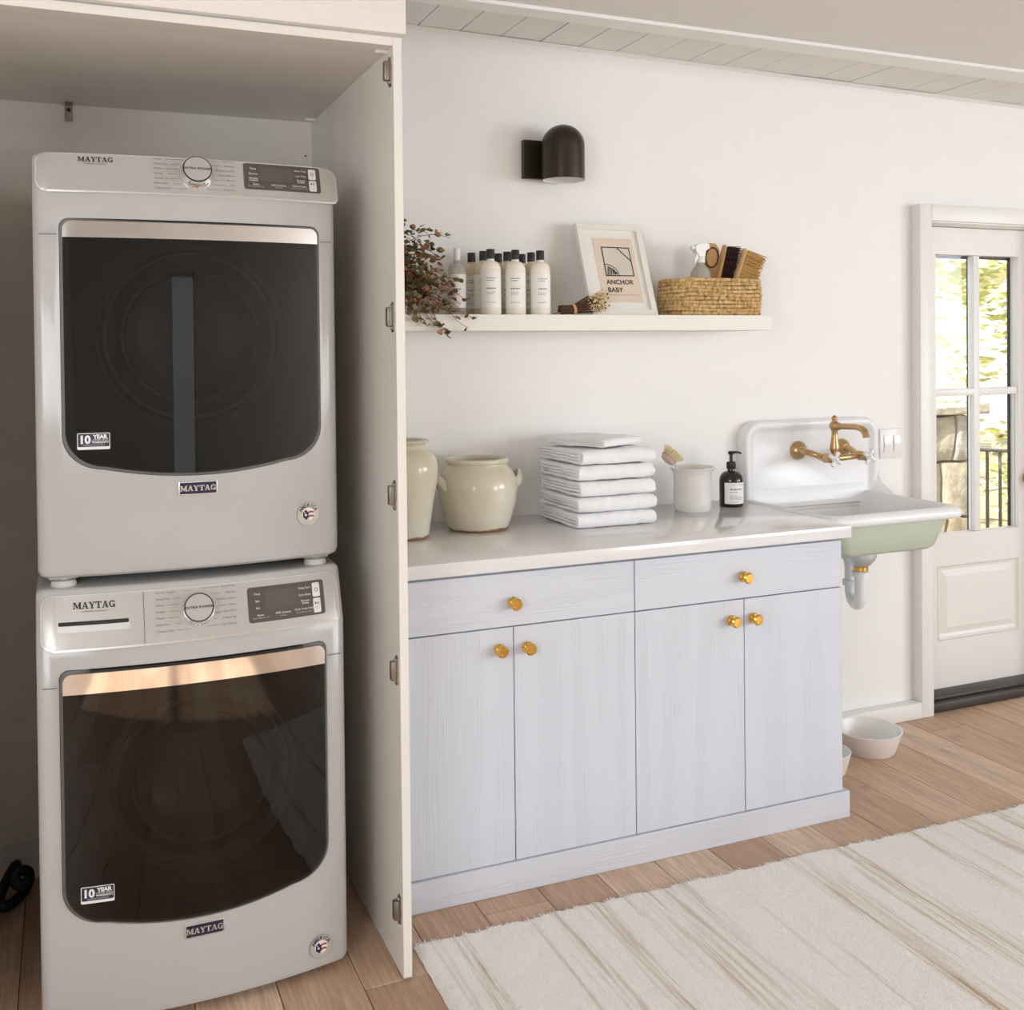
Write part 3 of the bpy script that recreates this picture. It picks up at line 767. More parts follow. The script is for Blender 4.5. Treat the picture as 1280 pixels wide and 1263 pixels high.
AD = App(-.4545, .332, -.675, .030, 1.82, .35, .030)
AW = App(-.4577, .3337, -.730, .035, .83, .40, .046)
dl_w = [('Temp', .12, .80), ('Spin', .12, .60), ('Soil', .12, .40), ('Delay Start', .74, .82), ('Extra Rinse', .74, .62), ('Remote', .74, .45), ('Enable', .74, .38), ('Steam', .15, .20), ('WiFi Connect', .44, .20), ('16-Hr Fresh Hold', .715, .22)]
ds_w = [('Normal / Bulky Items only', .15, .12), ('Add Device', .44, .12), ('Fan Fresh after Wash Cycle', .715, .13)]
dl_d = [('Temp', .12, .80), ('Dryness', .12, .60), ('Wrinkle', .12, .42), ('Control', .12, .35), ('More Time', .74, .82), ('Less Time', .74, .62), ('Remote', .74, .45), ('Enable', .74, .38), ('Steam', .15, .20), ('WiFi Connect', .44, .20), ('Reduce Static', .715, .22)]
ds_d = [('Timed / Steam Refresh only', .15, .12), ('Add Device', .44, .12), ('Normal and Quick Dry only', .715, .13)]
washer, wcon, wdoor = machine('washing_machine', AW, .018, .953, .03, dict(
    door=(-.747, -.171, .789, .262, .214), strip=(.742, .735), slot=(-.684, -.235, .7755), port=(-.452, .512, .203), console=(-.779, -.139, .836, .939),
    name=(-.674, .9195, .0135), knob=(-.4607, .893, .0335), rows=(.9335, .8555), cols=(-.5492, -.3765), disp=(-.3505, -.1715, .852, .926),
    left=('Normal / Regular', 'Heavy Duty', 'Whites', 'Sanitize', 'Towels', 'Bulky Items', 'Custom Cycle'), right=('Quick Wash', 'Delicates', 'Wrinkle Control', 'Colors', 'Overnight Wash & Dry', 'Drain & Spin', 'Clean Washer'),
    dl=dl_w, ds=ds_w, badge=(-.4575, .188, .085, .031), year=(-.677, .306, .067, .036), flag=(-.1936, .0744, .0265), seam=.752),
    'white front-loading washer standing on the floor under the dryer, soap drawer at its left')
dryer, dcon, ddoor = machine('clothes_dryer', AD, .974, 1.905, .03, dict(
    door=(-.734, -.164, 1.760, 1.232, 1.187), strip=(1.7135, 1.7215), port=(-.4575, 1.502, .203), console=(-.7765, -.119, 1.822, 1.9035),
    name=(-.657, 1.892, .0115), knob=(-.4451, 1.8665, .0335), rows=(1.9005, 1.8315), cols=(-.536, -.359), disp=(-.339, -.157, 1.8395, 1.9025),
    left=('Regular', 'Heavy Duty', 'Whites', 'Sanitize', 'Towels', 'Bulky Items', 'Custom Cycle'), right=('Quick Dry', 'Delicates', 'Wrinkle Control', 'Steam Refresh', 'Normal', 'Jeans', 'Timed Dry'),
    dl=dl_d, ds=ds_d, badge=(-.452, 1.159, .085, .031), year=(-.670, 1.273, .067, .036), flag=(-.1991, 1.0791, .0265), seam=1.724),
    'white tumble dryer stacked on top of the washer, with no soap drawer')
# soap drawer of the washer
m = MB(); AW.plate(m, [(-.5744, .831), (-.5734, .831), (-.5734, .939), (-.5744, .939)], .0062, .003); m.build('drawer_seam', GASKET, wcon, ang=0)
m = MB(); AW.plate(m, rrect(-.748, -.604, .867, .889, .004, 4), .0060, .003); dr = m.build('soap_drawer', CONSEDGE, wcon, ang=25)
m = MB(); AW.plate(m, rrect(-.747, -.605, .8805, .8885, .003, 4), .0064, .003); m.build('finger_slot', DARKGAP, dr, ang=25)
for t_, zf, feet in ((dryer, .953, ((-.735, -.645), (-.175, -.645), (-.735, -.05), (-.175, -.05))), (washer, 0, ((-.735, -.60), (-.175, -.60), (-.735, -.05), (-.175, -.05)))):
    for fx, fy in feet:
        MB().lathe([(.026, 0), (.027, .004), (.024, .012), (.012, .015), (.012, .024)], (fx, fy, zf), 24).build('foot', RUBBER, t_)
for fx in (-.735, -.175):
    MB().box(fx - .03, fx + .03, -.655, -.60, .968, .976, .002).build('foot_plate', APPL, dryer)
hs = tag(MB().tube([(-.868 + .02 * cos(a * .9) + .022 * sin(a * .37), -.10 - .06 * sin(a * .8), .03 + .028 * (1 + sin(a * .53))) for a in [i * .25 for i in range(60)]], .014, 10).build('drain_hose', HOSE), 'coiled black drain hose on the closet floor left of the washer', 'hose')

# ================================================================== BASE CABINETS, PLINTH, WORKTOP
YD = -.563
def knob_mb(x, z):
    return MB().lathe([(.0125, 0), (.0125, .003), (.0155, .004), (.0165, .009), (.0135, .0135), (.0075, .016), (.0075, .019), (.013, .0215), (.0165, .027), (.0165, .031), (.0125, .0352), (.009, .0352), (.0085, .0342), (.001, .0342)], (x, YD, z), 28, '-y')
def cabinet(x0, x1, label, doors, kx, kz, dkn):
    t = thing('base_cabinet', label, 'cabinet', ((x0 + x1) / 2, -.3, .082), 'white base cabinets under the worktop')
    MB().box(x0 + .001, x1 - .001, YD + .022, WY - .002, .083, .872, .001, 1).build('carcass', CABV, t)
    d0 = MB().box(x0 + .0015, x1 - .0015, YD, YD + .02, .7195, .8625, .0012, 1).build('drawer', CABH, t)
    knob_mb(kx, kz).build('knob', BRASS, d0, ang=30)
    for (a, bb), (kx_, kz_) in zip(doors, dkn):
        dd = MB().box(a + .0013, bb - .0013, YD, YD + .02, .0838, .7165, .0012, 1).build('door', CABV, t)
        knob_mb(kx_, kz_).build('knob', BRASS, dd, ang=30)
    return t
cabinet(.0012, .7515, 'white grained base cabinet beside the closet panel, under the stoneware jars', ((.0012, .3787), (.3787, .7515)), .3764, .783, ((.3351, .6605), (.4171, .658)))
cabinet(.7515, 1.4844, 'white grained base cabinet at the sink end, under crock and soap bottle', ((.7515, 1.1215), (1.1215, 1.4844)), 1.117, .7845, ((1.0745, .6585), (1.1509, .6578)))
tag(MB().box(.0012, 1.5052, -.5705, WY - .052, 0, .082, .0015, 1).build('cabinet_plinth', CABH), 'long white wooden plinth under both base cabinets', 'plinth')
tag(MB().box(.0012, 1.503, -.587, WY - .001, .8735, .910, .0016, 2).build('countertop', QUARTZ), 'long white quartz worktop holding jars, towels, crock and soap', 'worktop')

# ================================================================== SHELF AND SCONCE
tag(MB().box(.0015, 1.507, -.1945, WY + .001, 1.5205, 1.571, .0012, 1).build('wall_shelf', FRAMEP), 'long off-white floating wall shelf with bottles, picture frame and basket', 'shelf')
t = thing('wall_sconce', 'dark bronze wall lamp with dome shade above the shelf', 'lamp', (.735, WY, 2.093))
MB().box(.683, .795, .028, WY + .001, 2.030, 2.157, .0015, 1).build('back_plate', BRONZE, t)
MB().lathe([(.012, 0), (.012, .06)], (.79, .03, 2.10), 16, '-y').build('arm', BRONZE, t)
sc = (.791, -.045, 2.017); rs = .0712
pr = [(rs - .002, 0), (rs, 0), (rs, .112)] + [(rs * cos(.5 * pi * i / 9), .112 + rs * .97 * sin(.5 * pi * i / 9)) for i in range(1, 10)]
MB().lathe(pr[:-1] + [(.001, .112 + rs * .97)], sc, 40, cap0=False).build('lamp_shade', BRONZE, t, ang=50)
MB().lathe([(rs - .002, 0), (rs - .003, .11), (rs * .7, .15), (.001, .17)], sc, 40, cap0=False).build('shade_lining', LAMPWHITE, t, ang=50)
MB().lathe([(.001, .03), (.018, .036), (.028, .055), (.022, .08), (.014, .10), (.014, .13)], sc, 20).build('bulb', LAMPWHITE, t, ang=50)

# ================================================================== BOTTLES ON THE SHELF
ZS = 1.571
def ink_rows(cx, cy, rr, z_rows, w0=-1.0, w1=1.0, seed=0, face=-2.0):
    """thin printed lines wrapped on a round label: unreadable small print, word by word"""
    q = random.Random(seed); m = MB()
    for z, h, full in z_rows:
        a = w0
        while a < w1 * full:
            L = q.uniform(.08, .26); e = min(a + L, w1 * full)
            P = [];
            for zz in (z, z + h):
                for i in range(4):
                    an = face + a + (e - a) * i / 3; P.append((cx + rr * cos(an), cy + rr * sin(an), zz))
            m.faces(P, [(0, 1, 5, 4), (1, 2, 6, 5), (2, 3, 7, 6)]); a = e + .05
    return m
def bottle(x, y, label, bodymat, capmat, n=28, z=ZS, rr=.032, h=.167, caph=.030, capr=.0128, seed=1, group='laundry bottles on the wall shelf'):
    t = thing('bottle', label, 'bottle', (x, y, z), group)
    prof = [(rr * .9, 0), (rr, .003), (rr, h * .80)] + [(capr * .95 + (rr - capr * .95) * cos(.5 * pi * i / 8), h * .80 + h * .19 * sin(.5 * pi * i / 8)) for i in range(1, 9)] + [(capr * .9, h * 1.03)]
    MB().lathe(prof, (x, y, z), n).build('body', bodymat, t, ang=50)
    MB().lathe([(capr, 0), (capr, caph * .95), (capr * .93, caph), (.001, caph)], (x, y, z + h * 1.03), 24).build('cap', capmat, t)
    m = MB(); P = []; k = 14
    for zz in (.022, h * .76):
        for i in range(k): a = -2.0 - 1.25 + 2.5 * i / (k - 1); P.append((x + (rr + .0004) * cos(a), y + (rr + .0004) * sin(a), z + zz))
    m.faces(P, [(i, i + 1, k + i + 1, k + i) for i in range(k - 1)]); lb = m.build('label', LABEL, t)
    ink_rows(x, y, rr + .0008, [(z + h * .66, .0022, .8), (z + h * .62, .0022, .5), (z + h * .47, .0035, .7), (z + h * .40, .0014, .6), (z + h * .37, .0014, .4), (z + h * .22, .0014, .7)], -.35, .75, seed).build('label_print', INKGREY, lb)['kind'] = 'stuff'
    return t
rows = (((.4885, .5717, .6565), -.15, 'front'), ((.4905, .5718, .6547), -.0845, 'middle'), ((.4755, .5676, .6507), -.019, 'back'))
rel = ('nearest the plant', 'in the centre of its row', 'nearest the picture frame')
ord_ = {'front': 'black-capped white bottle at the front of the cluster, %s', 'middle': 'black-capped bottle in the middle row of the cluster, %s', 'back': 'black-capped bottle in the rear row against the wall, %s'}
first = {}
for xs, y, nm in rows:
    for i, x in enumerate(xs):
        key = nm == 'front'; lab = ord_[nm] % rel[i]
        if key not in first:
            first[key] = bottle(x, y, lab, BOTTLE if key else BOTTLEC, CAPB, seed=3)
        else:
            c_ = copy_tree(first[key]); c_.location = (x, y, ZS); c_['label'] = lab; c_.rotation_euler = (0, 0, rnd.uniform(-.15, .15))
bottle(.397, -.10, 'clear glass bottle with white cap and white label beside the trailing plant', CLEARB, CAPW, rr=.029, h=.165, caph=.036, capr=.0105, seed=9)

# ================================================================== PLANT
t = thing('potted_plant', 'trailing plant with small green and russet leaves at the shelf end by the closet', 'plant', (.15, -.09, ZS))
MB().lathe([(.05, 0), (.052, .003), (.066, .10), (.070, .102), (.070, .118), (.064, .118), (.062, .10)], (.15, -.09, ZS), 32).build('pot', POT, t)
MB().lathe([(.0615, .098), (.06, .104), (.001, .108)], (.15, -.09, ZS), 24).build('soil', SOIL, t)
tips = [(.240, 1.823), (.309, 1.823), (.350, 1.802), (.334, 1.770), (.326, 1.738), (.336, 1.690), (.382, 1.678), (.387, 1.617), (.360, 1.590), (.402, 1.561), (.388, 1.529), (.323, 1.507), (.310, 1.527), (.278, 1.544), (.247, 1.544), (.227, 1.556), (.355, 1.556),
        (.26, 1.79), (.28, 1.77), (.30, 1.745), (.31, 1.72), (.27, 1.74), (.32, 1.65), (.35, 1.63), (.29, 1.69), (.27, 1.66), (.30, 1.62), (.26, 1.60), (.34, 1.66), (.365, 1.645), (.25, 1.70), (.32, 1.60), (.28, 1.58), (.24, 1.65), (.23, 1.76), (.20, 1.80), (.12, 1.78), (.08, 1.70), (.10, 1.62), (.06, 1.75), (.335, 1.575), (.30, 1.57), (.375, 1.60),
        (.255, 1.765), (.285, 1.715), (.245, 1.685), (.265, 1.625), (.305, 1.665), (.325, 1.625), (.29, 1.60), (.25, 1.575), (.31, 1.70), (.235, 1.72), (.225, 1.67), (.24, 1.62)]
sm = MB(); lm = MB()
def leaf(p, size, q):
    if math.hypot(p.x - .397, p.y + .10) < .052 and p.z < 1.79 and p.y > -.15: return
    yaw = q.uniform(0, 2 * pi); til = q.uniform(-1.1, 1.1)
    Mx = Matrix.Translation(p) @ Matrix.Rotation(yaw, 4, 'Z') @ Matrix.Rotation(til, 4, 'X') @ Matrix.Rotation(q.uniform(-.8, .8), 4, 'Y')
    V = [(0, 0, 0)]; n = 8
    for i in range(n):
        a = 2 * pi * i / n; V.append((size * (.62 * cos(a) + .5), size * .55 * sin(a), size * .22 * abs(sin(a))))
    V[0] = (size * .5, 0, -.02 * size)
    lm.faces(V, [(0, 1 + i, 1 + (i + 1) % n) for i in range(n)], Mx)
q = random.Random(5)
for i, (tx, tz) in enumerate(tips):
    p0 = Vector((.15 + q.uniform(-.03, .03), -.09 + q.uniform(-.03, .03), ZS + .10))
    low = tz < ZS + .02
    p3 = Vector((tx, -.215 if low else q.uniform(-.19, -.158) if tx > .335 else q.uniform(-.17, -.05), tz))
    hi = max(p0.z, p3.z) + q.uniform(.01, .05)
    p1 = Vector((p0.x * .7 + p3.x * .3, p0.y, hi)); p2 = Vector((p0.x * .25 + p3.x * .75, p3.y, (hi * .6 + p3.z * .4) if not low else p3.z + .03))
    pts = [];
    for k in range(13):
        s = k / 12; pts.append(p0 * (1 - s) ** 3 + p1 * 3 * s * (1 - s) ** 2 + p2 * 3 * s * s * (1 - s) + p3 * s ** 3)
    if low:
        for p in pts:
            if p.z < ZS + .01 and p.y > -.2: p.z = ZS + .01
    sm.tube(pts, [.0016 - .0008 * k / 12 for k in range(13)], 5)
    for k in range(3, 13):
        if q.random() < .78:
            leaf(pts[k] + Vector((q.uniform(-.010, .010), q.uniform(-.012, .004), q.uniform(-.010, .010))), q.uniform(.012, .019), q)
            if pts[k].x < .33 and q.random() < .75: leaf(pts[k] + Vector((q.uniform(-.02, .02), q.uniform(-.015, .012), q.uniform(-.02, .02))), q.uniform(.012, .019), q)
sm.build('stems', STEMP, t); stuff(lm.build('leaves', LEAF, t, ang=0))

# ================================================================== PICTURE FRAME, DRIED FLOWERS, BASKET
t = thing('picture_frame', 'white picture frame with a beige line-drawing print leaning on the wall', 'picture', (.967, -.14, ZS))
th_ = math.atan2(.118, .311); FW, FH = .245, .333
FM = Matrix.Translation((.8455, -.1405, ZS + .0005)) @ Matrix.Rotation(-th_, 4, 'X')   # local x along the wall, y back, z up the frame
def fr_box(m, x0, x1, y0, y1, z0, z1, bev=.001):
    b_ = MB().box(x0, x1, y0, y1, z0, z1, bev, 1); m.take(b_.bm, FM); return m
m = MB(); fw = .021
fr_box(m, 0, FW, 0, .018, 0, fw); fr_box(m, 0, FW, 0, .018, FH - fw, FH); fr_box(m, 0, fw, 0, .018, fw, FH - fw); fr_box(m, FW - fw, FW, 0, .018, fw, FH - fw)
m.build('frame', FRAMEP, t)
fr_box(MB(), fw, FW - fw, .010, .016, fw, FH - fw, 0).build('mat_board', MATP, t)
fr_box(MB(), .055, .205, .0085, .010, .050, .283, 0).build('print', PAPER, t)
fr_box(MB(), .083, .187, .0078, .0085, .145, .248, 0).build('drawing_field', PAPER2, t)
fr_box(MB(), fw, FW - fw, .0040, .0052, fw, FH - fw, 0).build('glass', PANE, t)
m = MB()
def stroke(pts, wd):
    for (xa, za), (xb, zb) in zip(pts, pts[1:]):
        wd_ = wd; L = math.hypot(xb - xa, zb - za); wd = wd * 1.35; nx, nz = -(zb - za) / L * wd / 2, (xb - xa) / L * wd / 2; ex, ez = (xb - xa) / L * wd * .3, (zb - za) / L * wd * .3
        m.faces([(xa + nx - ex, .0074, za + nz - ez), (xb + nx + ex, .0074, zb + nz + ez), (xb - nx + ex, .0074, zb - nz + ez), (xa - nx - ex, .0074, za - nz - ez)], [(0, 1, 2, 3)], FM); wd = wd_
bx0, bx1, bz0, bz1 = .083, .187, .145, .248
stroke([(bx0, bz0), (bx1, bz0 + .001), (bx1 - .001, bz1), (bx0 + .001, bz1 + .001), (bx0, bz0)], .0028)
stroke([(.141, bz1), (bx1, .199)], .003)
arc = [(bx0 + .048 * cos(a), bz0 + .042 * sin(a)) for a in [R(6 * i) for i in range(16)]]
stroke(arc, .0022)
for i in range(6):
    f = .006 + i * .007; stroke([(bx0 + f, bz0 + .002 + .001 * i), (bx0 + f * .7 + .008, bz0 + math.sqrt(max(0, .040 ** 2 - (f * .7 + .008) ** 2)) * .86)], .0042 if i > 3 else .003)
for body, size, x_, z_ in (('ANCHOR', .0235, .078, .121), ('BABY', .0235, .078, .093)):
    V, F = text_geo(body, size, 'LEFT', .0004)
    m.faces([(x_ + a, .0074, z_ + bb) for a, bb in V], F, FM)
m.build('drawing', INKDARK, t, ang=0)
m = MB()
q = random.Random(2); xx = .080
while xx < .19:
    L = q.uniform(.004, .009); m.faces([(xx, .0074, .074), (xx + L, .0074, .074), (xx + L, .0074, .0765), (xx, .0074, .0765)], [(0, 1, 2, 3)], FM); xx += L + .003
m.build('small_print', simple('faint_ink', (.55, .40, .30), .8), t, ang=0)

t = thing('dried_flower_bundle', 'bundle of dried flowers tied with twine lying in front of the frame', 'flowers', (.80, -.16, ZS))
q = random.Random(11); m = MB()
a0 = Vector((.722, -.155, ZS + .017)); a1 = Vector((.765, -.155, ZS + .018)); a2 = Vector((.832, -.16, ZS + .036))
for i in range(70):
    an, rr = q.uniform(0, 2 * pi), math.sqrt(q.random())
    off = Vector((0, cos(an), sin(an))) * rr
    st = a0 + off * .014 + Vector((q.uniform(-.004, .006), 0, 0)); md = a1 + off * .0135
    en = a2 + Vector((q.uniform(-.02, .006), off.y * .026, off.z * .028)); en.z = max(en.z, ZS + .004)
    m.tube([st, md, md.lerp(en, .5), en], .0017, 5)
m.tube([(.694, -.16, ZS + .002), (.715, -.158, ZS + .008), (.735, -.156, ZS + .012)], .0012, 5)
m.build('stalks', TWIG, t)
m = MB()
for k in range(3): m.tube([(.766 + .0035 * k - .006 * sin(a) * .4, -.155 + .0155 * cos(a), ZS + .018 + .0158 * sin(a)) for a in [2 * pi * i / 20 for i in range(20)]], .0016, 6, closed=True)
m.build('twine', TWINE, t)
fm, fd = MB(), MB()
for i in range(420):
    s = q.random() ** .8; an, rr = q.uniform(0, 2 * pi), math.sqrt(q.random())
    p = Vector((.812 + .066 * s, -.16 + cos(an) * rr * (.020 + .018 * s), ZS + .034 + .012 * s + sin(an) * rr * (.018 + .023 * s)))
    p.z = max(p.z, ZS + .004); sz = q.uniform(.0024, .0046)
    b_ = bmesh.new(); bmesh.ops.create_icosphere(b_, subdivisions=1, radius=sz)
    bmesh.ops.scale(b_, vec=(1, 1, q.uniform(.5, 1)), verts=b_.verts)
    (fd if q.random() < .22 else fm).take(b_, Matrix.Translation(p) @ Matrix.Rotation(q.uniform(0, 3), 4, 'X'))
stuff(fm.build('flower_heads', FLOWER, t)); stuff(fd.build('seed_heads', FLOWERD, t))

t = thing('seagrass_basket', 'low woven seagrass basket of brushes and a spray bottle on the shelf end', 'basket', (1.318, -.1, ZS))
bxc, byc, ba, bb_, brd = 1.318, -.1, .183, .078, .045
def basket_loop(ins, n=150):
    P = rrect(-ba + ins, ba - ins, -bb_ + ins, bb_ - ins, brd - ins * .5, 10); P = P + [P[0]]
    d_ = [0]
    for (a, c_), (e, f) in zip(P, P[1:]): d_.append(d_[-1] + math.hypot(e - a, f - c_))
    out = []
    for i in range(n):
        s = d_[-1] * i / n; k = max(j for j in range(len(d_)) if d_[j] <= s + 1e-9); k = min(k, len(P) - 2); f = (s - d_[k]) / max(1e-9, d_[k + 1] - d_[k])
        out.append((P[k][0] + (P[k + 1][0] - P[k][0]) * f, P[k][1] + (P[k + 1][1] - P[k][1]) * f))
    return out
q = random.Random(3); nc = 10; chh = .0126
for k in range(nc):
    L = basket_loop(.006 + .004 * abs(k - 5) / 5); n = len(L)
    wob = lambda i: .0012 * sin(i * 2 * pi / n * 3 + k) + .0014 * sin(i * 2 * pi / n * 2 + 1)
    MB().tube([(bxc + a, byc + c_, ZS + .0066 + k * chh + (wob(i) if k else abs(wob(i)) * .3) - .0045 * (k / 9) * (1 if a < -.14 else 0)) for i, (a, c_) in enumerate(L)],
              [.0068 + .0007 * sin(i * 2.1 + k) + q.uniform(-.0005, .0005) for i in range(n)] , 8, closed=True).build('coil', GRASSW, t, ang=60)
MB().box(bxc - ba + .02, bxc + ba - .02, byc - bb_ + .02, byc + bb_ - .02, ZS + .001, ZS + .008).build('base', GRASSW, t)

# spray bottle standing in the basket
sx, sy, sz = 1.278, -.105, ZS + .009
t = thing('spray_bottle', 'clear bottle with white trigger sprayer standing in the seagrass basket', 'bottle', (sx, sy, sz))
MB().lathe([(.034, 0), (.036, .004), (.036, .115), (.033, .140), (.022, .158), (.014, .165), (.014, .175)], (sx, sy, sz), 28).build('body', CLEARB, t, ang=50)
m = MB().lathe([(.016, 0), (.016, .018), (.012, .022)], (sx, sy, sz + .172), 20)
def extr(m_, pts, w_, mat): m_.loft([[mat @ Vector((a, -w_, b__)) for a, b__ in pts], [mat @ Vector((a, w_, b__)) for a, b__ in pts]])
SM = Matrix.Translation((sx, sy, sz + .192)) @ Matrix.Rotation(R(10), 4, 'Z')
extr(m, [(-.030, .022), (-.030, .036), (-.012, .044), (.030, .046), (.034, .030), (.016, .022), (.012, .0), (-.012, 0)], .011, SM)
m.lathe([(.008, 0), (.008, .010)], SM @ Vector((-.030, 0, .030)), 14, Matrix.Rotation(-pi / 2, 4, 'Y'))
m.build('spray_head', SPRAYP, t)
m = MB(); extr(m, [(-.020, .020), (-.010, .020), (-.016, -.004), (-.026, -.020), (-.032, -.022), (-.026, -.002)], .006, SM); m.build('trigger', SPRAYP, t)
# brushes leaning in the basket
def brush(name, label, base, tip, width, thick, face, bl, bmat, wmat, b_from, fan=0, nrow=16):
    base, tip = Vector(base), Vector(tip); ax = (tip - base); L = ax.length; ax.normalize()
    fc = Vector(face); fc = (fc - ax * fc.dot(ax)).normalized(); sd = ax.cross(fc)
    t_ = thing(name, label, 'brush', base)
    m_ = MB(); rings = []
    for s, k in ((0, .45), (.02, .6), (.3, .55), (b_from - .05, .7), (b_from + .02, 1), (.93, 1), (.98, .8), (1.0, .4)):
        rings.append([base + ax * (L * s) + sd * (width / 2 * k * cos(a)) + fc * (thick / 2 * sin(a)) for a in [2 * pi * i / 16 for i in range(16)]])
    m_.loft(rings); m_.build('wooden_back', wmat, t_, ang=50)
    q_ = random.Random(len(name) + int(L * 1000)); m_ = MB()
    for i in range(nrow):
        s = b_from + .03 + (.94 - b_from) * i / (nrow - 1)
        for j in range(5):
            o_ = sd * (width * .40 * (j - 2) / 2) + base + ax * (L * s) + fc * (thick * .4)
            for h_ in range(3):
                dv = (fc + ax * (fan * ((i / (nrow - 1)) - .4) + q_.uniform(-.05, .05)) + sd * q_.uniform(-.06, .06) + sd * (j - 2) * .04)
                e_ = o_ + dv * bl * q_.uniform(.93, 1.03); jt = Vector((q_.uniform(-.0012, .0012),) * 3)
                m_.tube([o_ + jt, e_ + jt * 2], [.0014, .0009], 4)
    stuff(m_.build('bristles', bmat, t_, ang=0)); return t_
brush('hand_brush', 'dark brown bristle hand brush in the basket, between wooden brush and tan brush', (1.338, -.075, ZS + .01), (1.395, -.078, ZS + .247), .045, .014, (1, -.25, .1), .050, BRISTD, BRUSHWOOD, .50, .25, 22)
brush('tan_brush', 'pale tan bristle brush leaning at the end of the basket', (1.358, -.135, ZS + .012), (1.452, -.115, ZS + .232), .042, .013, (1, -.15, -.1), .070, BRIST, BEECH, .52, -.05, 16)
t = thing('wooden_brush', 'flat wooden brush with leather loop standing behind the spray bottle', 'paddle', (1.33, -.05, ZS + .01))  # wooden brush with a strap, modelled as a flat board without bristles
PMx = Matrix.Translation((1.325, -.053, ZS + .012)) @ Matrix.Rotation(R(8), 4, 'Y') @ Matrix.Rotation(R(-20), 4, 'Z')
P = [(-.02, 0), (.02, 0), (.024, .12), (.032, .19), (.028, .225), (.012, .245), (-.012, .245), (-.028, .225), (-.030, .19), (-.024, .12)]
m = MB(); m.loft([[PMx @ Vector((a, -.006, b__)) for a, b__ in P], [PMx @ Vector((a, .006, b__)) for a, b__ in P]]); m.build('board', BRUSHWOOD, t)
m = MB(); m.tube([PMx @ Vector((.004 + .022 * sin(a), -.008, .215 + .035 * cos(a) - .02)) for a in [2 * pi * i / 24 for i in range(24)]], .0026, 6, closed=True); m.build('leather_loop', simple('leather', (.07, .03, .02), .6), t)

# ================================================================== ON THE WORKTOP
ZT = .910
def jar_body(c, prof, name, label, handles=None, inner=None):
    t_ = thing(name, label, 'jar', (c[0], c[1], ZT))
    MB().lathe(prof, (c[0], c[1], ZT), 56).build('body', STONEWARE, t_, ang=50)
    return t_
jc = (.4475, -.125)
prof = [(.090, 0), (.094, .004), (.105, .035), (.118, .085), (.1235, .125), (.1215, .152), (.110, .178), (.096, .192), (.0915, .198), (.0915, .203), (.0965, .207), (.0975, .214), (.0945, .219), (.089, .2195), (.0855, .215), (.084, .200), (.10, .18), (.113, .14), (.108, .09), (.09, .02), (.001, .012)]
t = jar_body(jc, prof, 'stoneware_jar', 'squat cream stoneware jar with two ear handles beside the towels')
vd = Vector((sin(ya), cos(ya), 0)); pd = Vector((cos(ya), -sin(ya), 0))
for sg in (-1, 1):                                           # ears: a clay strap arched out from the shoulder
    e = Matrix.Rotation(R(22), 3, 'Z') @ (pd * sg); base = Vector((jc[0], jc[1], ZT)); rows_ = []
    for i in range(13):
        q_ = -1 + 2 * i / 12; rad = Matrix.Rotation(q_ * .36, 3, 'Z') @ e; arch = max(0, cos(q_ * pi / 2)) ** .6
        c_ = base + rad * (.115 + .026 * arch) + Vector((0, 0, .166 - .030 * q_ * q_))
        n1 = (rad * .35 - Vector((0, 0, .94))).normalized(); n2 = (rad * .94 + Vector((0, 0, .35)))
        rows_.append([c_ - n1 * .014 - n2 * .002, c_ - n1 * .012 + n2 * .004, c_ + n1 * .012 + n2 * .004, c_ + n1 * .015, c_ + n1 * .012 - n2 * .004, c_ - n1 * .011 - n2 * .004])
    MB().loft(rows_).build('handle', STONEWARE, t, ang=60)
vc = (.200, -.185)
prof = [(.062, 0), (.064, .004), (.068, .03), (.078, .10), (.0905, .165), (.0935, .205), (.089, .232), (.074, .254), (.060, .262), (.0545, .268), (.054, .274), (.058, .280), (.0665, .284), (.0675, .288), (.064, .291), (.054, .288), (.049, .275), (.060, .255), (.08, .22), (.08, .16), (.06, .03), (.001, .012)]
jar_body(vc, prof, 'stoneware_vase', 'tall cream stoneware vase half hidden by the closet panel')

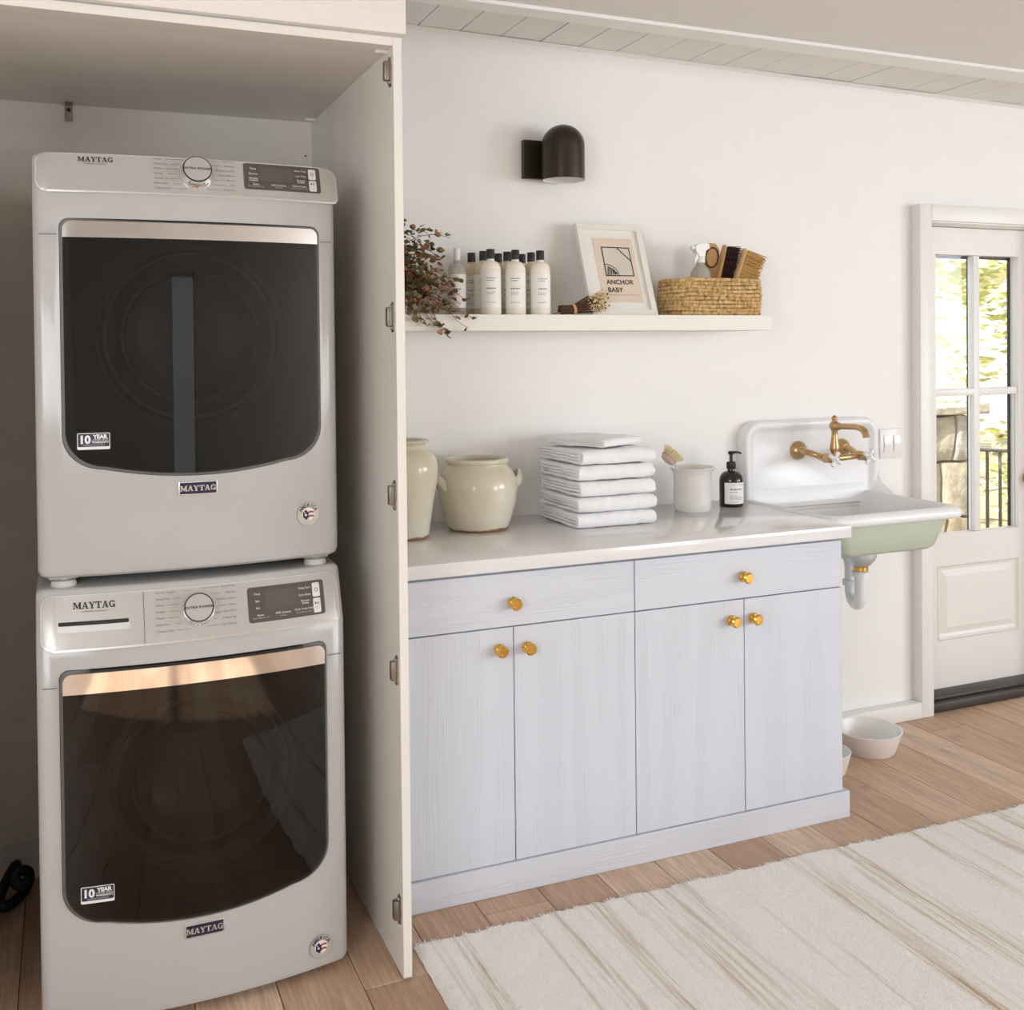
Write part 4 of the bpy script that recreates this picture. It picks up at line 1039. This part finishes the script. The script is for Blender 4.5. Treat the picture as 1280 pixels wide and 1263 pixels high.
# towels: each a stack of folded layers, folds toward the room
def ribbon(pts, thk, n_up=None):
    P = [Vector((a, b__)) for a, b__ in pts]; L_, Rr = [], []
    for i, p in enumerate(P):
        tg = (P[min(i + 1, len(P) - 1)] - P[max(i - 1, 0)]).normalized(); nn = Vector((-tg.y, tg.x))
        L_.append(p + nn * thk / 2); Rr.append(p - nn * thk / 2)
    return L_ + Rr[::-1]
from mathutils import noise as mnoise
def towel(name, label, corner, rot, wx, dy, th_t, seed, sag=0.0):
    """local x along the folded front, y to the back"""
    t_ = thing(name, label, 'towel', corner, 'white towels stacked on the worktop')
    lay = th_t / 4; q_ = random.Random(seed); j = q_.uniform(-.006, .006)
    def U(y0, zlo, zhi, back):
        rr = (zhi - zlo) / 2; pts = [(back - (back - (y0 + rr)) * i / 26, zlo) for i in range(27)]
        pts += [(y0 + rr - rr * sin(a), zlo + rr - rr * cos(a)) for a in [pi * i / 8 for i in range(1, 8)]]
        pts += [((y0 + rr) + (back + .004 - (y0 + rr)) * i / 26, zhi) for i in range(27)]
        return pts
    Rm = Matrix.Rotation(rot, 4, 'Z')
    for nm_, path in (('outer_fold', U(0, lay * .5, lay * 3.5, dy)), ('inner_fold', U(lay * 1.05 + .001, lay * 1.5, lay * 2.5, dy - .004 + j))):
        m_ = MB(); sec = ribbon(path, lay * .86); rings = []; nx = 64; sh = q_.uniform(-.004, .004)
        for i in range(nx + 1):
            x_ = wx * i / nx; e = min(x_, wx - x_); rg = []
            for a, b__ in sec:
                p = Vector((x_, a, b__)); o_ = Vector((seed * 3.1, len(nm_) * 1.7, 0))
                nz = mnoise.noise_vector(p * 15 + o_) * .0050 + mnoise.noise_vector(p * 48 + o_) * .0030 + mnoise.noise_vector(p * 150 + o_) * .0016
                nz.z *= .55
                p = p + nz; cz = lay * 2
                p.x += sh * (1 if e < .02 else 0) + .004 * math.exp(-e / .004) * (1 if x_ < wx / 2 else -1)
                p.z = cz + (p.z - cz) * (1 - .16 * math.exp(-e / .010)); p.z = min(max(p.z, .0003), lay * 4 + .001)
                p.z += sag * sin(pi * x_ / wx) * sin(pi * min(1, max(0, a / dy)))
                rg.append(Rm @ p + Vector(corner))
            rings.append(rg)
        m_.loft(rings); m_.build(nm_, TERRY, t_, ang=80)
    return t_
th5 = .0482
names5 = ('bottom towel of the folded white stack, resting on the worktop', 'second towel up from the worktop in the folded white stack', 'middle towel of the folded white stack of thick towels', 'second thick towel from the top of the white stack', 'topmost thick towel of the stack, under the small one')
for i in range(5):
    q = random.Random(40 + i)
    towel('folded_towel', names5[i], (.709 + q.uniform(-.005, .005) + (.010 if i == 4 else 0), -.296 + q.uniform(-.003, .005), ZT + .0005 + i * (th5 + .0006)), R(1.5 + q.uniform(-1.5, 1.5)), .278 - (.006 if i in (2, 4) else 0), .275, th5 - .0022, 10 + i, 0)
towel('hand_towel', 'small thin white towel lying crooked on top of the towel stack', (.800, -.292, ZT + 5 * (th5 + .0006) + .0012), R(27), .215, .225, .026, 31, .008)

# utensil crock and dish brush
cc = (1.2385, -.105)
t = thing('utensil_crock', 'off-white pottery crock with flared rim holding a dish brush', 'crock', (cc[0], cc[1], ZT))
MB().lathe([(.060, 0), (.0625, .003), (.0635, .03), (.0635, .118), (.0655, .130), (.0745, .142), (.0765, .145), (.075, .148), (.070, .147), (.060, .134), (.058, .10), (.057, .02), (.001, .012)], (*cc, ZT), 48).build('body', CROCK, t, ang=50)
t = thing('dish_brush', 'round wooden dish brush with cream bristles leaning in the crock', 'brush', (1.21, -.11, 1.0))
ba_ = Vector((1.139, -.115, 1.0905)); hd = Vector((1.178, -.113, 1.0525)); ht = Vector((1.272, -.10, .925))
MB().tube([ht, hd, ba_.lerp(hd, .35)], .0028, 8).build('handle', CHROME, t)
bn = Vector((.35, -.12, 1)).normalized(); BQ = bn.to_track_quat('Z', 'X').to_matrix().to_4x4()
# brush head tipped along the handle
ax = (ba_ - hd).normalized(); up = Vector((.62, -.1, .78)); up = (up - ax * up.dot(ax)).normalized(); side = ax.cross(up)
BM = Matrix((ax, side, up)).transposed().to_4x4(); BM.translation = ba_
m = MB(); m.lathe([(.010, -.013), (.022, -.010), (.0275, -.002), (.028, .004), (.026, .007), (.001, .007)], (0, 0, 0), 28)
bmesh.ops.transform(m.bm, matrix=BM, verts=m.bm.verts); m.build('head', PINKW, t, ang=50)
m = MB(); q = random.Random(8)
for i in range(420):
    a, rr = q.uniform(0, 2 * pi), .0255 * math.sqrt(q.random()); e = 1 + rr * 26
    m.tube([BM @ Vector((rr * cos(a), rr * sin(a), .006)), BM @ Vector((rr * cos(a) * e * 1.02, rr * sin(a) * e * 1.02, .036 - rr * .22 + q.uniform(-.0015, .0015)))], [.0009, .0006], 4)
stuff(m.build('bristles', BRISTY, t, ang=0))
MB().tube([BM @ Vector((.0285 * cos(a), .0285 * sin(a), .0035)) for a in [2 * pi * i / 28 for i in range(28)]], .0011, 6, closed=True).build('wire_ring', STEEL, t)

# soap bottle
sc_ = (1.4105, -.085)
t = thing('soap_dispenser', 'dark brown pump bottle of soap with a white label on the worktop', 'soap bottle', (*sc_, ZT))
rr = .0415
MB().lathe([(rr * .93, 0), (rr, .004), (rr, .088)] + [(.013 + (rr - .013) * cos(.5 * pi * i / 8), .088 + .034 * sin(.5 * pi * i / 8)) for i in range(1, 9)] + [(.0125, .130)], (*sc_, ZT), 36).build('body', GLASSB, t, ang=50)
MB().lathe([(.0155, 0), (.0165, .002), (.0165, .021), (.014, .024), (.006, .025), (.0055, .048), (.010, .050), (.011, .058), (.009, .061), (.001, .061)], (*sc_, ZT + .130), 28).build('pump', BLACKP, t)
m = MB(); m.tube([(sc_[0], sc_[1], ZT + .186), (sc_[0] + .018, sc_[1] - .004, ZT + .187), (sc_[0] + .031, sc_[1] - .007, ZT + .185), (sc_[0] + .036, sc_[1] - .008, ZT + .181)], [.0055, .0045, .0036, .003], 10); m.build('nozzle', BLACKP, t)
P = []; k = 14
for zz in (.012, .085):
    for i in range(k): a = -1.93 - .82 + 2.0 * i / (k - 1); P.append((sc_[0] + (rr + .0005) * cos(a), sc_[1] + (rr + .0005) * sin(a), ZT + zz))
lb = MB().faces(P, [(i, i + 1, k + i + 1, k + i) for i in range(k - 1)]).build('label', LABELT, t)
ink_rows(*sc_, rr + .001, [(ZT + .078, .0014, .9), (ZT + .060, .0042, .75), (ZT + .052, .002, .3), (ZT + .040, .0013, .3), (ZT + .035, .0013, .8), (ZT + .031, .0013, .8), (ZT + .027, .0013, .8), (ZT + .018, .0013, .5)], -.35, .95, 4, -1.93).build('label_print', INKGREY, lb)['kind'] = 'stuff'

# ================================================================== SINK, FAUCET, TRAP
sx0, sx1, syb, syf = 1.530, 2.118, WY, -.455
t = thing('wall_sink', 'white enamel wall-hung sink with tall backsplash and pale green underside', 'sink', (1.82, -.2, .9))
def rr3(x0, x1, y0, y1, z, rf, rb, n=7):
    """plan outline, front corners rf (y0 side), rear corners rb"""
    return [(p[0], p[1], z) for p in rrect(x0, x1, y0, y1, (rf, rf, rb, rb), n)]
out = []
for ins, z, rf in ((.115, .763, .05), (.085, .766, .06), (.068, .777, .065), (.05, .83, .06), (.042, .872, .055)):
    out.append(rr3(sx0 + ins, sx1 - ins, syf + ins * .55 + .008, syb - .001, z, rf, .004))
MB().loft(out, True, False).build('basin_outside', SINKGREEN, t, ang=50)
rg = []
for ins, z, rf in ((.046, .8715, .055), (.014, .870, .05), (.003, .876, .045), (0, .888, .043), (.003, .900, .045), (.010, .909, .05), (.020, .912, .055), (.030, .909, .06), (.040, .898, .065), (.055, .86, .07), (.075, .80, .07), (.10, .786, .06), (.16, .780, .04)):
    rg.append(rr3(sx0 + ins, sx1 - ins, syf + ins, (syb - .0005 if ins < .025 or z < .89 and ins < .05 else .020 if ins < .035 else .012 - (ins - .04) * .9), z, rf, .004 if ins < .03 else .03))
MB().loft(rg, False, True).build('basin', PORCELAIN, t, ang=55)
# backsplash: rolled edge round a shallow field
def bs(ins, y, zb=.872):
    return [(p[0], y, p[1]) for p in rrect(sx0 + ins, sx1 + .027 - ins, zb, 1.192 - ins, (.004, .004, max(.01, .068 - ins), max(.01, .068 - ins)), 9)]
MB().loft([bs(0, WY - .0005), bs(0, .012), bs(.002, .004), bs(.008, -.001), bs(.018, -.002), bs(.028, .002), bs(.036, .010), bs(.046, .014)], True, True).build('backsplash', PORCELAIN, t, ang=55)
# coved fillet where the backsplash meets the basin
m = MB(); rows_ = []
for i in range(9):
    a = .5 * pi * i / 8; rows_.append([(x_, .014 - .06 * (1 - cos(a)), .905 + .055 * (1 - sin(a)) if True else 0) for x_ in (sx0 + .04, sx1 - .02)])
rows_ = [[(x_, .0138 - .020 * (1 - cos(.5 * pi * i / 8)), .945 - .085 * sin(.5 * pi * i / 8)) for x_ in (sx0 + .045, sx1 - .035)] for i in range(9)]
m.loft(rows_, False, False, closed=False); m.build('cove', PORCELAIN, t, ang=70)
# flare of the right edge
m = MB(); rows_ = []
for i in range(7):
    s = i / 6; z = .985 - .08 * s; o_ = .020 * s * s
    rows_.append([(sx1 + .02, .012, z), (sx1 + .027 + o_ * .6, .004 - .03 * s * s, z), (sx1 + .020 + o_, -.003 - .06 * s * s, z), (sx1 - .01, .012, z)])
m.loft(rows_); m.build('flare', PORCELAIN, t, ang=70)
MB().box(2.02, 2.05, -.03, WY - .001, .745, .79, .003).build('hanger', PVC, t)

t = thing('wall_faucet', 'antique brass bridge faucet with porcelain cross handles on the sink backsplash', 'faucet', (1.87, .01, 1.07))
xl, xr, yv = 1.7723, 1.9757, -.105
zl = 1.079
MB()
for i, ex in enumerate((xl, xr)):
    MB().lathe([(.034, 0), (.035, .004), (.033, .012), (.024, .022), (.014, .028)], (ex, .0135, zl), 32, '-y').build('escutcheon', ABRASS, t, ang=50)
vl, vr = Vector((1.812, -.10, 1.058)), Vector((1.968, -.10, 1.060))
for ex, vv in ((xl, vl), (xr, vr)):
    m = MB(); s0 = Vector((ex, -.012, zl)); m.tube([s0, s0 + Vector((0, -.025, -.002)), s0.lerp(vv, .55), vv + Vector((0, .02, 0)), vv], [.0135, .012, .0115, .013, .013], 14)
    m.build('arm', ABRASS, t, ang=50)
    m = MB().lathe([(.015, -.014), (.0175, -.010), (.0175, .004), (.0155, .008), (.0165, .016), (.0165, .026), (.012, .031), (.009, .036)], vv, 24, '-y')
    vb = m.build('valve', ABRASS, t, ang=50)
    m = MB(); hc = vv + Vector((0, -.046, 0)); m.lathe([(.009, -.010), (.0115, -.006), (.0115, .006), (.009, .010)], hc, 20, '-y')
    for k in range(4):
        a = R(45 + 90 * k) + .25; dv = Vector((cos(a), 0, sin(a)))
        m.tube([hc + dv * .006, hc + dv * .018, hc + dv * .022, hc + dv * .027, hc + dv * .030], [.0062, .0062, .0085, .0085, .004], 12)
    ch = m.build('cross_handle', CROSSP, t, ang=50)
    MB().lathe([(.0065, 0), (.0065, .003), (.004, .005), (.001, .0052)], hc + Vector((0, -.009, 0)), 16, '-y').build('handle_cap', CHROME, ch)
cx_ = (vl + vr) / 2; cx_.x = 1.848
MB().tube([vl, cx_ + Vector((0, 0, -.004)), vr], [.010, .012, .010], 14).build('bridge', ABRASS, t, ang=50)
MB().lathe([(.016, -.014), (.017, -.006), (.017, .006), (.013, .012), (.0125, .018), (.0165, .024), (.0175, .036), (.0145, .055), (.0110, .078), (.0105, .092), (.0125, .096), (.0125, .100), (.0155, .104), (.0185, .112), (.0185, .120), (.0145, .128), (.009, .131), (.008, .134), (.0105, .139), (.0105, .144), (.007, .150), (.001, .154)], cx_, 28).build('column', ABRASS, t, ang=50)
s0 = cx_ + Vector((0, -.012, .115))
MB().tube([s0, s0 + Vector((0, -.010, 0)), s0 + Vector((0, -.014, 0)), s0 + Vector((0, -.018, 0)), s0 + Vector((.001, -.10, .003)), s0 + Vector((.002, -.125, 0)), s0 + Vector((.002, -.142, -.010)), s0 + Vector((.002, -.149, -.024)), s0 + Vector((.002, -.150, -.032))], [.0135, .0135, .0135, .0105, .0105, .0115, .0120, .0115, .0125], 16).build('spout', ABRASS, t, ang=50)

t = thing('drain_trap', 'white plastic drain trap with steel strainer cup under the sink', 'pipe', (1.83, -.25, .6))
dc = (1.832, -.25)
MB().lathe([(.052, 0), (.055, -.030), (.050, -.045), (.030, -.067), (.022, -.071)], (*dc, .7625), 32).build('strainer_cup', STRAIN, t, ang=50)
MB().lathe([(.020, 0), (.026, -.003), (.026, -.016), (.020, -.018)], (*dc, .694), 10).build('lock_nut', BRASS, t)
rt = .0215
pts = [(dc[0], dc[1], .680), (dc[0], dc[1], .605)]
ux_ = Vector((.33, .944, 0)); c0 = Vector((dc[0], dc[1], .595)) + ux_ * .045
for i in range(1, 12): a = pi * i / 12; pts.append(c0 - ux_ * .045 * cos(a) + Vector((0, 0, -.045 * sin(a))))
e0 = c0 + ux_ * .045
pts += [e0, e0 + Vector((0, 0, .07))]
c1 = e0 + ux_ * .04 + Vector((0, 0, .075))
for i in range(1, 6): a = .5 * pi * i / 6; pts.append(c1 - ux_ * .04 * cos(a) + Vector((0, 0, .04 * sin(a))))
pts += [c1 + Vector((0, 0, .04)), (c1.x + .01, WY - .001, c1.z + .04)]
MB().tube(pts, rt, 16).build('pipe', PVC, t, ang=60)
m = MB().lathe([(rt, 0), (.030, .002), (.030, .018), (rt, .022)], (dc[0], dc[1], .656), 20); m.lathe([(rt, 0), (.029, .002), (.029, .02), (rt, .022)], (e0.x, e0.y, e0.z + .010), 20)
m.build('slip_nut', PVC, t)

t = thing('light_switch', 'white double rocker light switch plate on the wall beside the sink', 'switch', (2.246, WY, 1.081))
MB().box(2.189, 2.303, .043, WY + .001, 1.023, 1.139, .003).build('plate', PLATEP, t)
for cx0 in (2.222, 2.270):
    m = MB(); m.box(cx0 - .0165, cx0 + .0165, .0405, .044, 1.048, 1.114, .001)
    rk = m.build('rocker', PLATEP, t)
    MB().faces([(cx0 - .015, .0402, 1.049), (cx0 + .015, .0402, 1.049), (cx0 + .015, .037, 1.081), (cx0 - .015, .037, 1.081), (cx0 + .015, .0402, 1.113), (cx0 - .015, .0402, 1.113)], [(0, 1, 2, 3), (3, 2, 4, 5), (1, 4, 2), (0, 3, 5)]).build('rocker_face', PLATEP, rk, ang=10)

# ================================================================== FLOOR: BOWLS AND RUG
def bowl(c, rr, h, label):
    t_ = thing('pet_bowl', label, 'bowl', (*c, 0), 'white pet bowls by the sink')
    MB().lathe([(rr * .76, 0), (rr * .78, .002), (rr * .99, h * .96)], (*c, 0), 48, cap1=False).build('outside', BOWLOUT, t_, ang=50)
    MB().lathe([(rr * .99, h * .96), (rr, h * .985), (rr * .985, h), (rr * .955, h * .99), (rr * .80, h * .18), (rr * .76, h * .13), (.001, h * .12)], (*c, 0), 48, cap0=False).build('inside', BOWLP, t_, ang=50)
bowl((1.937, -.165), .119, .080, 'white ceramic pet bowl on the floor under the sink')
bowl((1.668, -.255), .088, .075, 'smaller white bowl peeking out from behind the cabinet end')

t = thing('woven_rug', 'long cream handwoven wool rug with tan streaks on the oak floor', 'rug', (2.0, -1.6, 0))
nx, ny = 330, 190; X0, X1, Y0, Y1 = .040, 3.7, -2.35, -.712
q = random.Random(21)
edge = [.006 * mnoise.noise(Vector((i * .07, 3, 0))) + .005 * mnoise.noise(Vector((i * .31, 9, 0))) + q.uniform(-.0035, .0035) for i in range(nx + 1)]
ledge = [.003 * mnoise.noise(Vector((i * .12, 30, 0))) for i in range(ny + 1)]
V = []; F = []
for j in range(ny + 1):
    for i in range(nx + 1):
        fx, fy = i / nx, j / ny
        fx = fx ** 1.15; fy = 1 - (1 - fy) ** 1.15
        x_ = X0 + (X1 - X0) * fx; yt = Y1 - .0125 * (x_ - X0) + edge[i]; y_ = Y0 + (yt - Y0) * fy
        x_ += ledge[j] * (1 - fx)
        dd = min(x_ - X0, yt - y_, .012) / .012; dd = max(0, dd)
        wav = .0045 * (mnoise.noise(Vector((x_ * 4.5, y_ * 1.2, 2))) + .5) + .0030 * mnoise.noise(Vector((x_ * 19, y_ * 2.2, 5)))
        z = .0015 + (.0105 + max(-.006, wav)) * math.sqrt(dd) + .0022 * (mnoise.noise(Vector((x_ * 120, y_ * 55, 1)))) * dd
        V.append((x_, y_, max(.0012, z)))
for j in range(ny):
    for i in range(nx):
        a = j * (nx + 1) + i; F.append((a, a + 1, a + nx + 2, a + nx + 1))
MB().faces(V, F).build('pile', RUG, t, ang=70)
m = MB()
for i in range(2, nx, 1):
    if q.random() < .6:
        x_ = V[ny * (nx + 1) + i][0]; y_ = V[ny * (nx + 1) + i][1]
        m.tube([(x_, y_ - .006, .009), (x_ + q.uniform(-.003, .003), y_ + .003, .008), (x_ + q.uniform(-.005, .005), y_ + q.uniform(.005, .010), .003)], [.0022, .0020, .0012], 5)
stuff(m.build('edge_yarn', RUG, t))

# ================================================================== OUTSIDE THE DOOR
struct(MB().box(2.2, 16, .22, 16, -.7, -.35).build('ground', GROUND))
t = thing('stone_pillar', 'rough stone wall pillar with flat cap outside the glazed door', 'pillar', (4.15, 1.85, -.35))
MB().box(3.62, 4.22, 1.62, 2.5, -.35, 1.045).build('core', MORTAR, t)
q = random.Random(4)
def rock(x0, x1, y0, y1, z0, z1):
    b_ = bmesh.new(); bmesh.ops.create_cube(b_, size=1); bmesh.ops.subdivide_edges(b_, edges=b_.edges[:], cuts=2, use_grid_fill=True)
    for v in b_.verts:
        v.co = Vector(((x0 + x1) / 2 + v.co.x * (x1 - x0), (y0 + y1) / 2 + v.co.y * (y1 - y0), (z0 + z1) / 2 + v.co.z * (z1 - z0)))
        n_ = mnoise.noise_vector(v.co * 7); v.co += n_ * .028
    bmesh.ops.bevel(b_, geom=b_.edges[:], offset=.006, segments=1, affect='EDGES')
    MB().take(b_).build('stone', ROCK, t, ang=45)
z = -.35; k = 0
while z < 1.0:
    h_ = min(q.uniform(.16, .34), 1.045 - z); x_ = 3.60
    while x_ < 4.24:
        wd = q.uniform(.16, .30); rock(x_ + .008, min(x_ + wd, 4.27) - .008, 1.55, 1.72, z + .008, z + h_ - .008); x_ += wd
    y_ = 1.72
    while y_ < 2.5: wd = q.uniform(.2, .34); rock(4.15, 4.28, y_, y_ + wd - .012, z + .008, z + h_ - .008); y_ += wd
    z += h_
rock(3.56, 4.33, 1.5, 2.55, 1.045, 1.10)
t = thing('iron_railing', 'thin dark iron railing outside, right of the stone pillar', 'railing', (5.0, 2.0, -.35))
MB().tube([(4.73, 1.98, .78), (5.0, 2.0, .755), (5.9, 2.08, .70)], .012, 8).build('top_rail', IRON, t)
MB().tube([(4.73, 1.98, -.2), (5.0, 2.0, -.22), (5.9, 2.08, -.26)], .010, 8).build('bottom_rail', IRON, t)
for k in range(8):
    x_ = 4.85 + k * .125; MB().tube([(x_, 1.99 + (x_ - 4.85) * .085, -.35), (x_, 1.99 + (x_ - 4.85) * .085, .768 - (x_ - 4.85) * .062)], .011, 6).build('post', IRON, t)
def tree(name, label, c, spread, n, size, seed, trunk):
    t_ = thing(name, label, 'tree' if name == 'tree' else 'shrub', (c[0], c[1], -.35), 'greenery outside the door'); q_ = random.Random(seed)
    MB().tube([(c[0], c[1], -.36), (c[0] + .1, c[1], c[2] * .5), (c[0], c[1] + .1, c[2])], [trunk, trunk * .8, trunk * .4], 10).build('trunk', BARK, t_)
    m_ = MB(); clumps = [Vector((q_.gauss(0, .5) * spread[0], q_.gauss(0, .5) * spread[1], q_.gauss(0, .5) * spread[2])) for _ in range(26)]
    for i in range(n):
        p = Vector(c) + q_.choice(clumps) + Vector((q_.gauss(0, .13) * spread[0], q_.gauss(0, .13) * spread[1], q_.gauss(0, .13) * spread[2]))
        if p.z < -.33: p.z = -.3
        if p.y < 1.0: continue
        s = size * q_.uniform(.6, 1.3); Mx = Matrix.Translation(p) @ Matrix.Rotation(q_.uniform(0, 6.3), 4, 'Z') @ Matrix.Rotation(q_.uniform(-1.3, 1.3), 4, 'X')
        m_.faces([(-s, 0, 0), (0, -s * .45, 0), (s, 0, s * .2), (0, s * .45, 0)], [(0, 1, 2, 3)], Mx)
    stuff(m_.build('crown', TREELEAF, t_, ang=0))
tree('tree', 'sunlit pale green tree beyond the stone pillar', (8.3, 6.3, 2.6), (1.2, 1.0, 1.3), 1500, .11, 1, .10)
tree('tree', 'bleached bright tree farther out beyond the railing', (13.75, 9.2, 2.9), (2.0, 1.5, 1.7), 1500, .15, 2, .12)
tree('shrub', 'low sunny shrub behind the railing outside', (8.3, 4.5, .2), (.8, .5, .5), 900, .07, 3, .03)
tree('shrub', 'olive shrub showing above the stone pillar cap', (5.4, 3.2, .9), (.5, .32, .5), 700, .06, 4, .03)
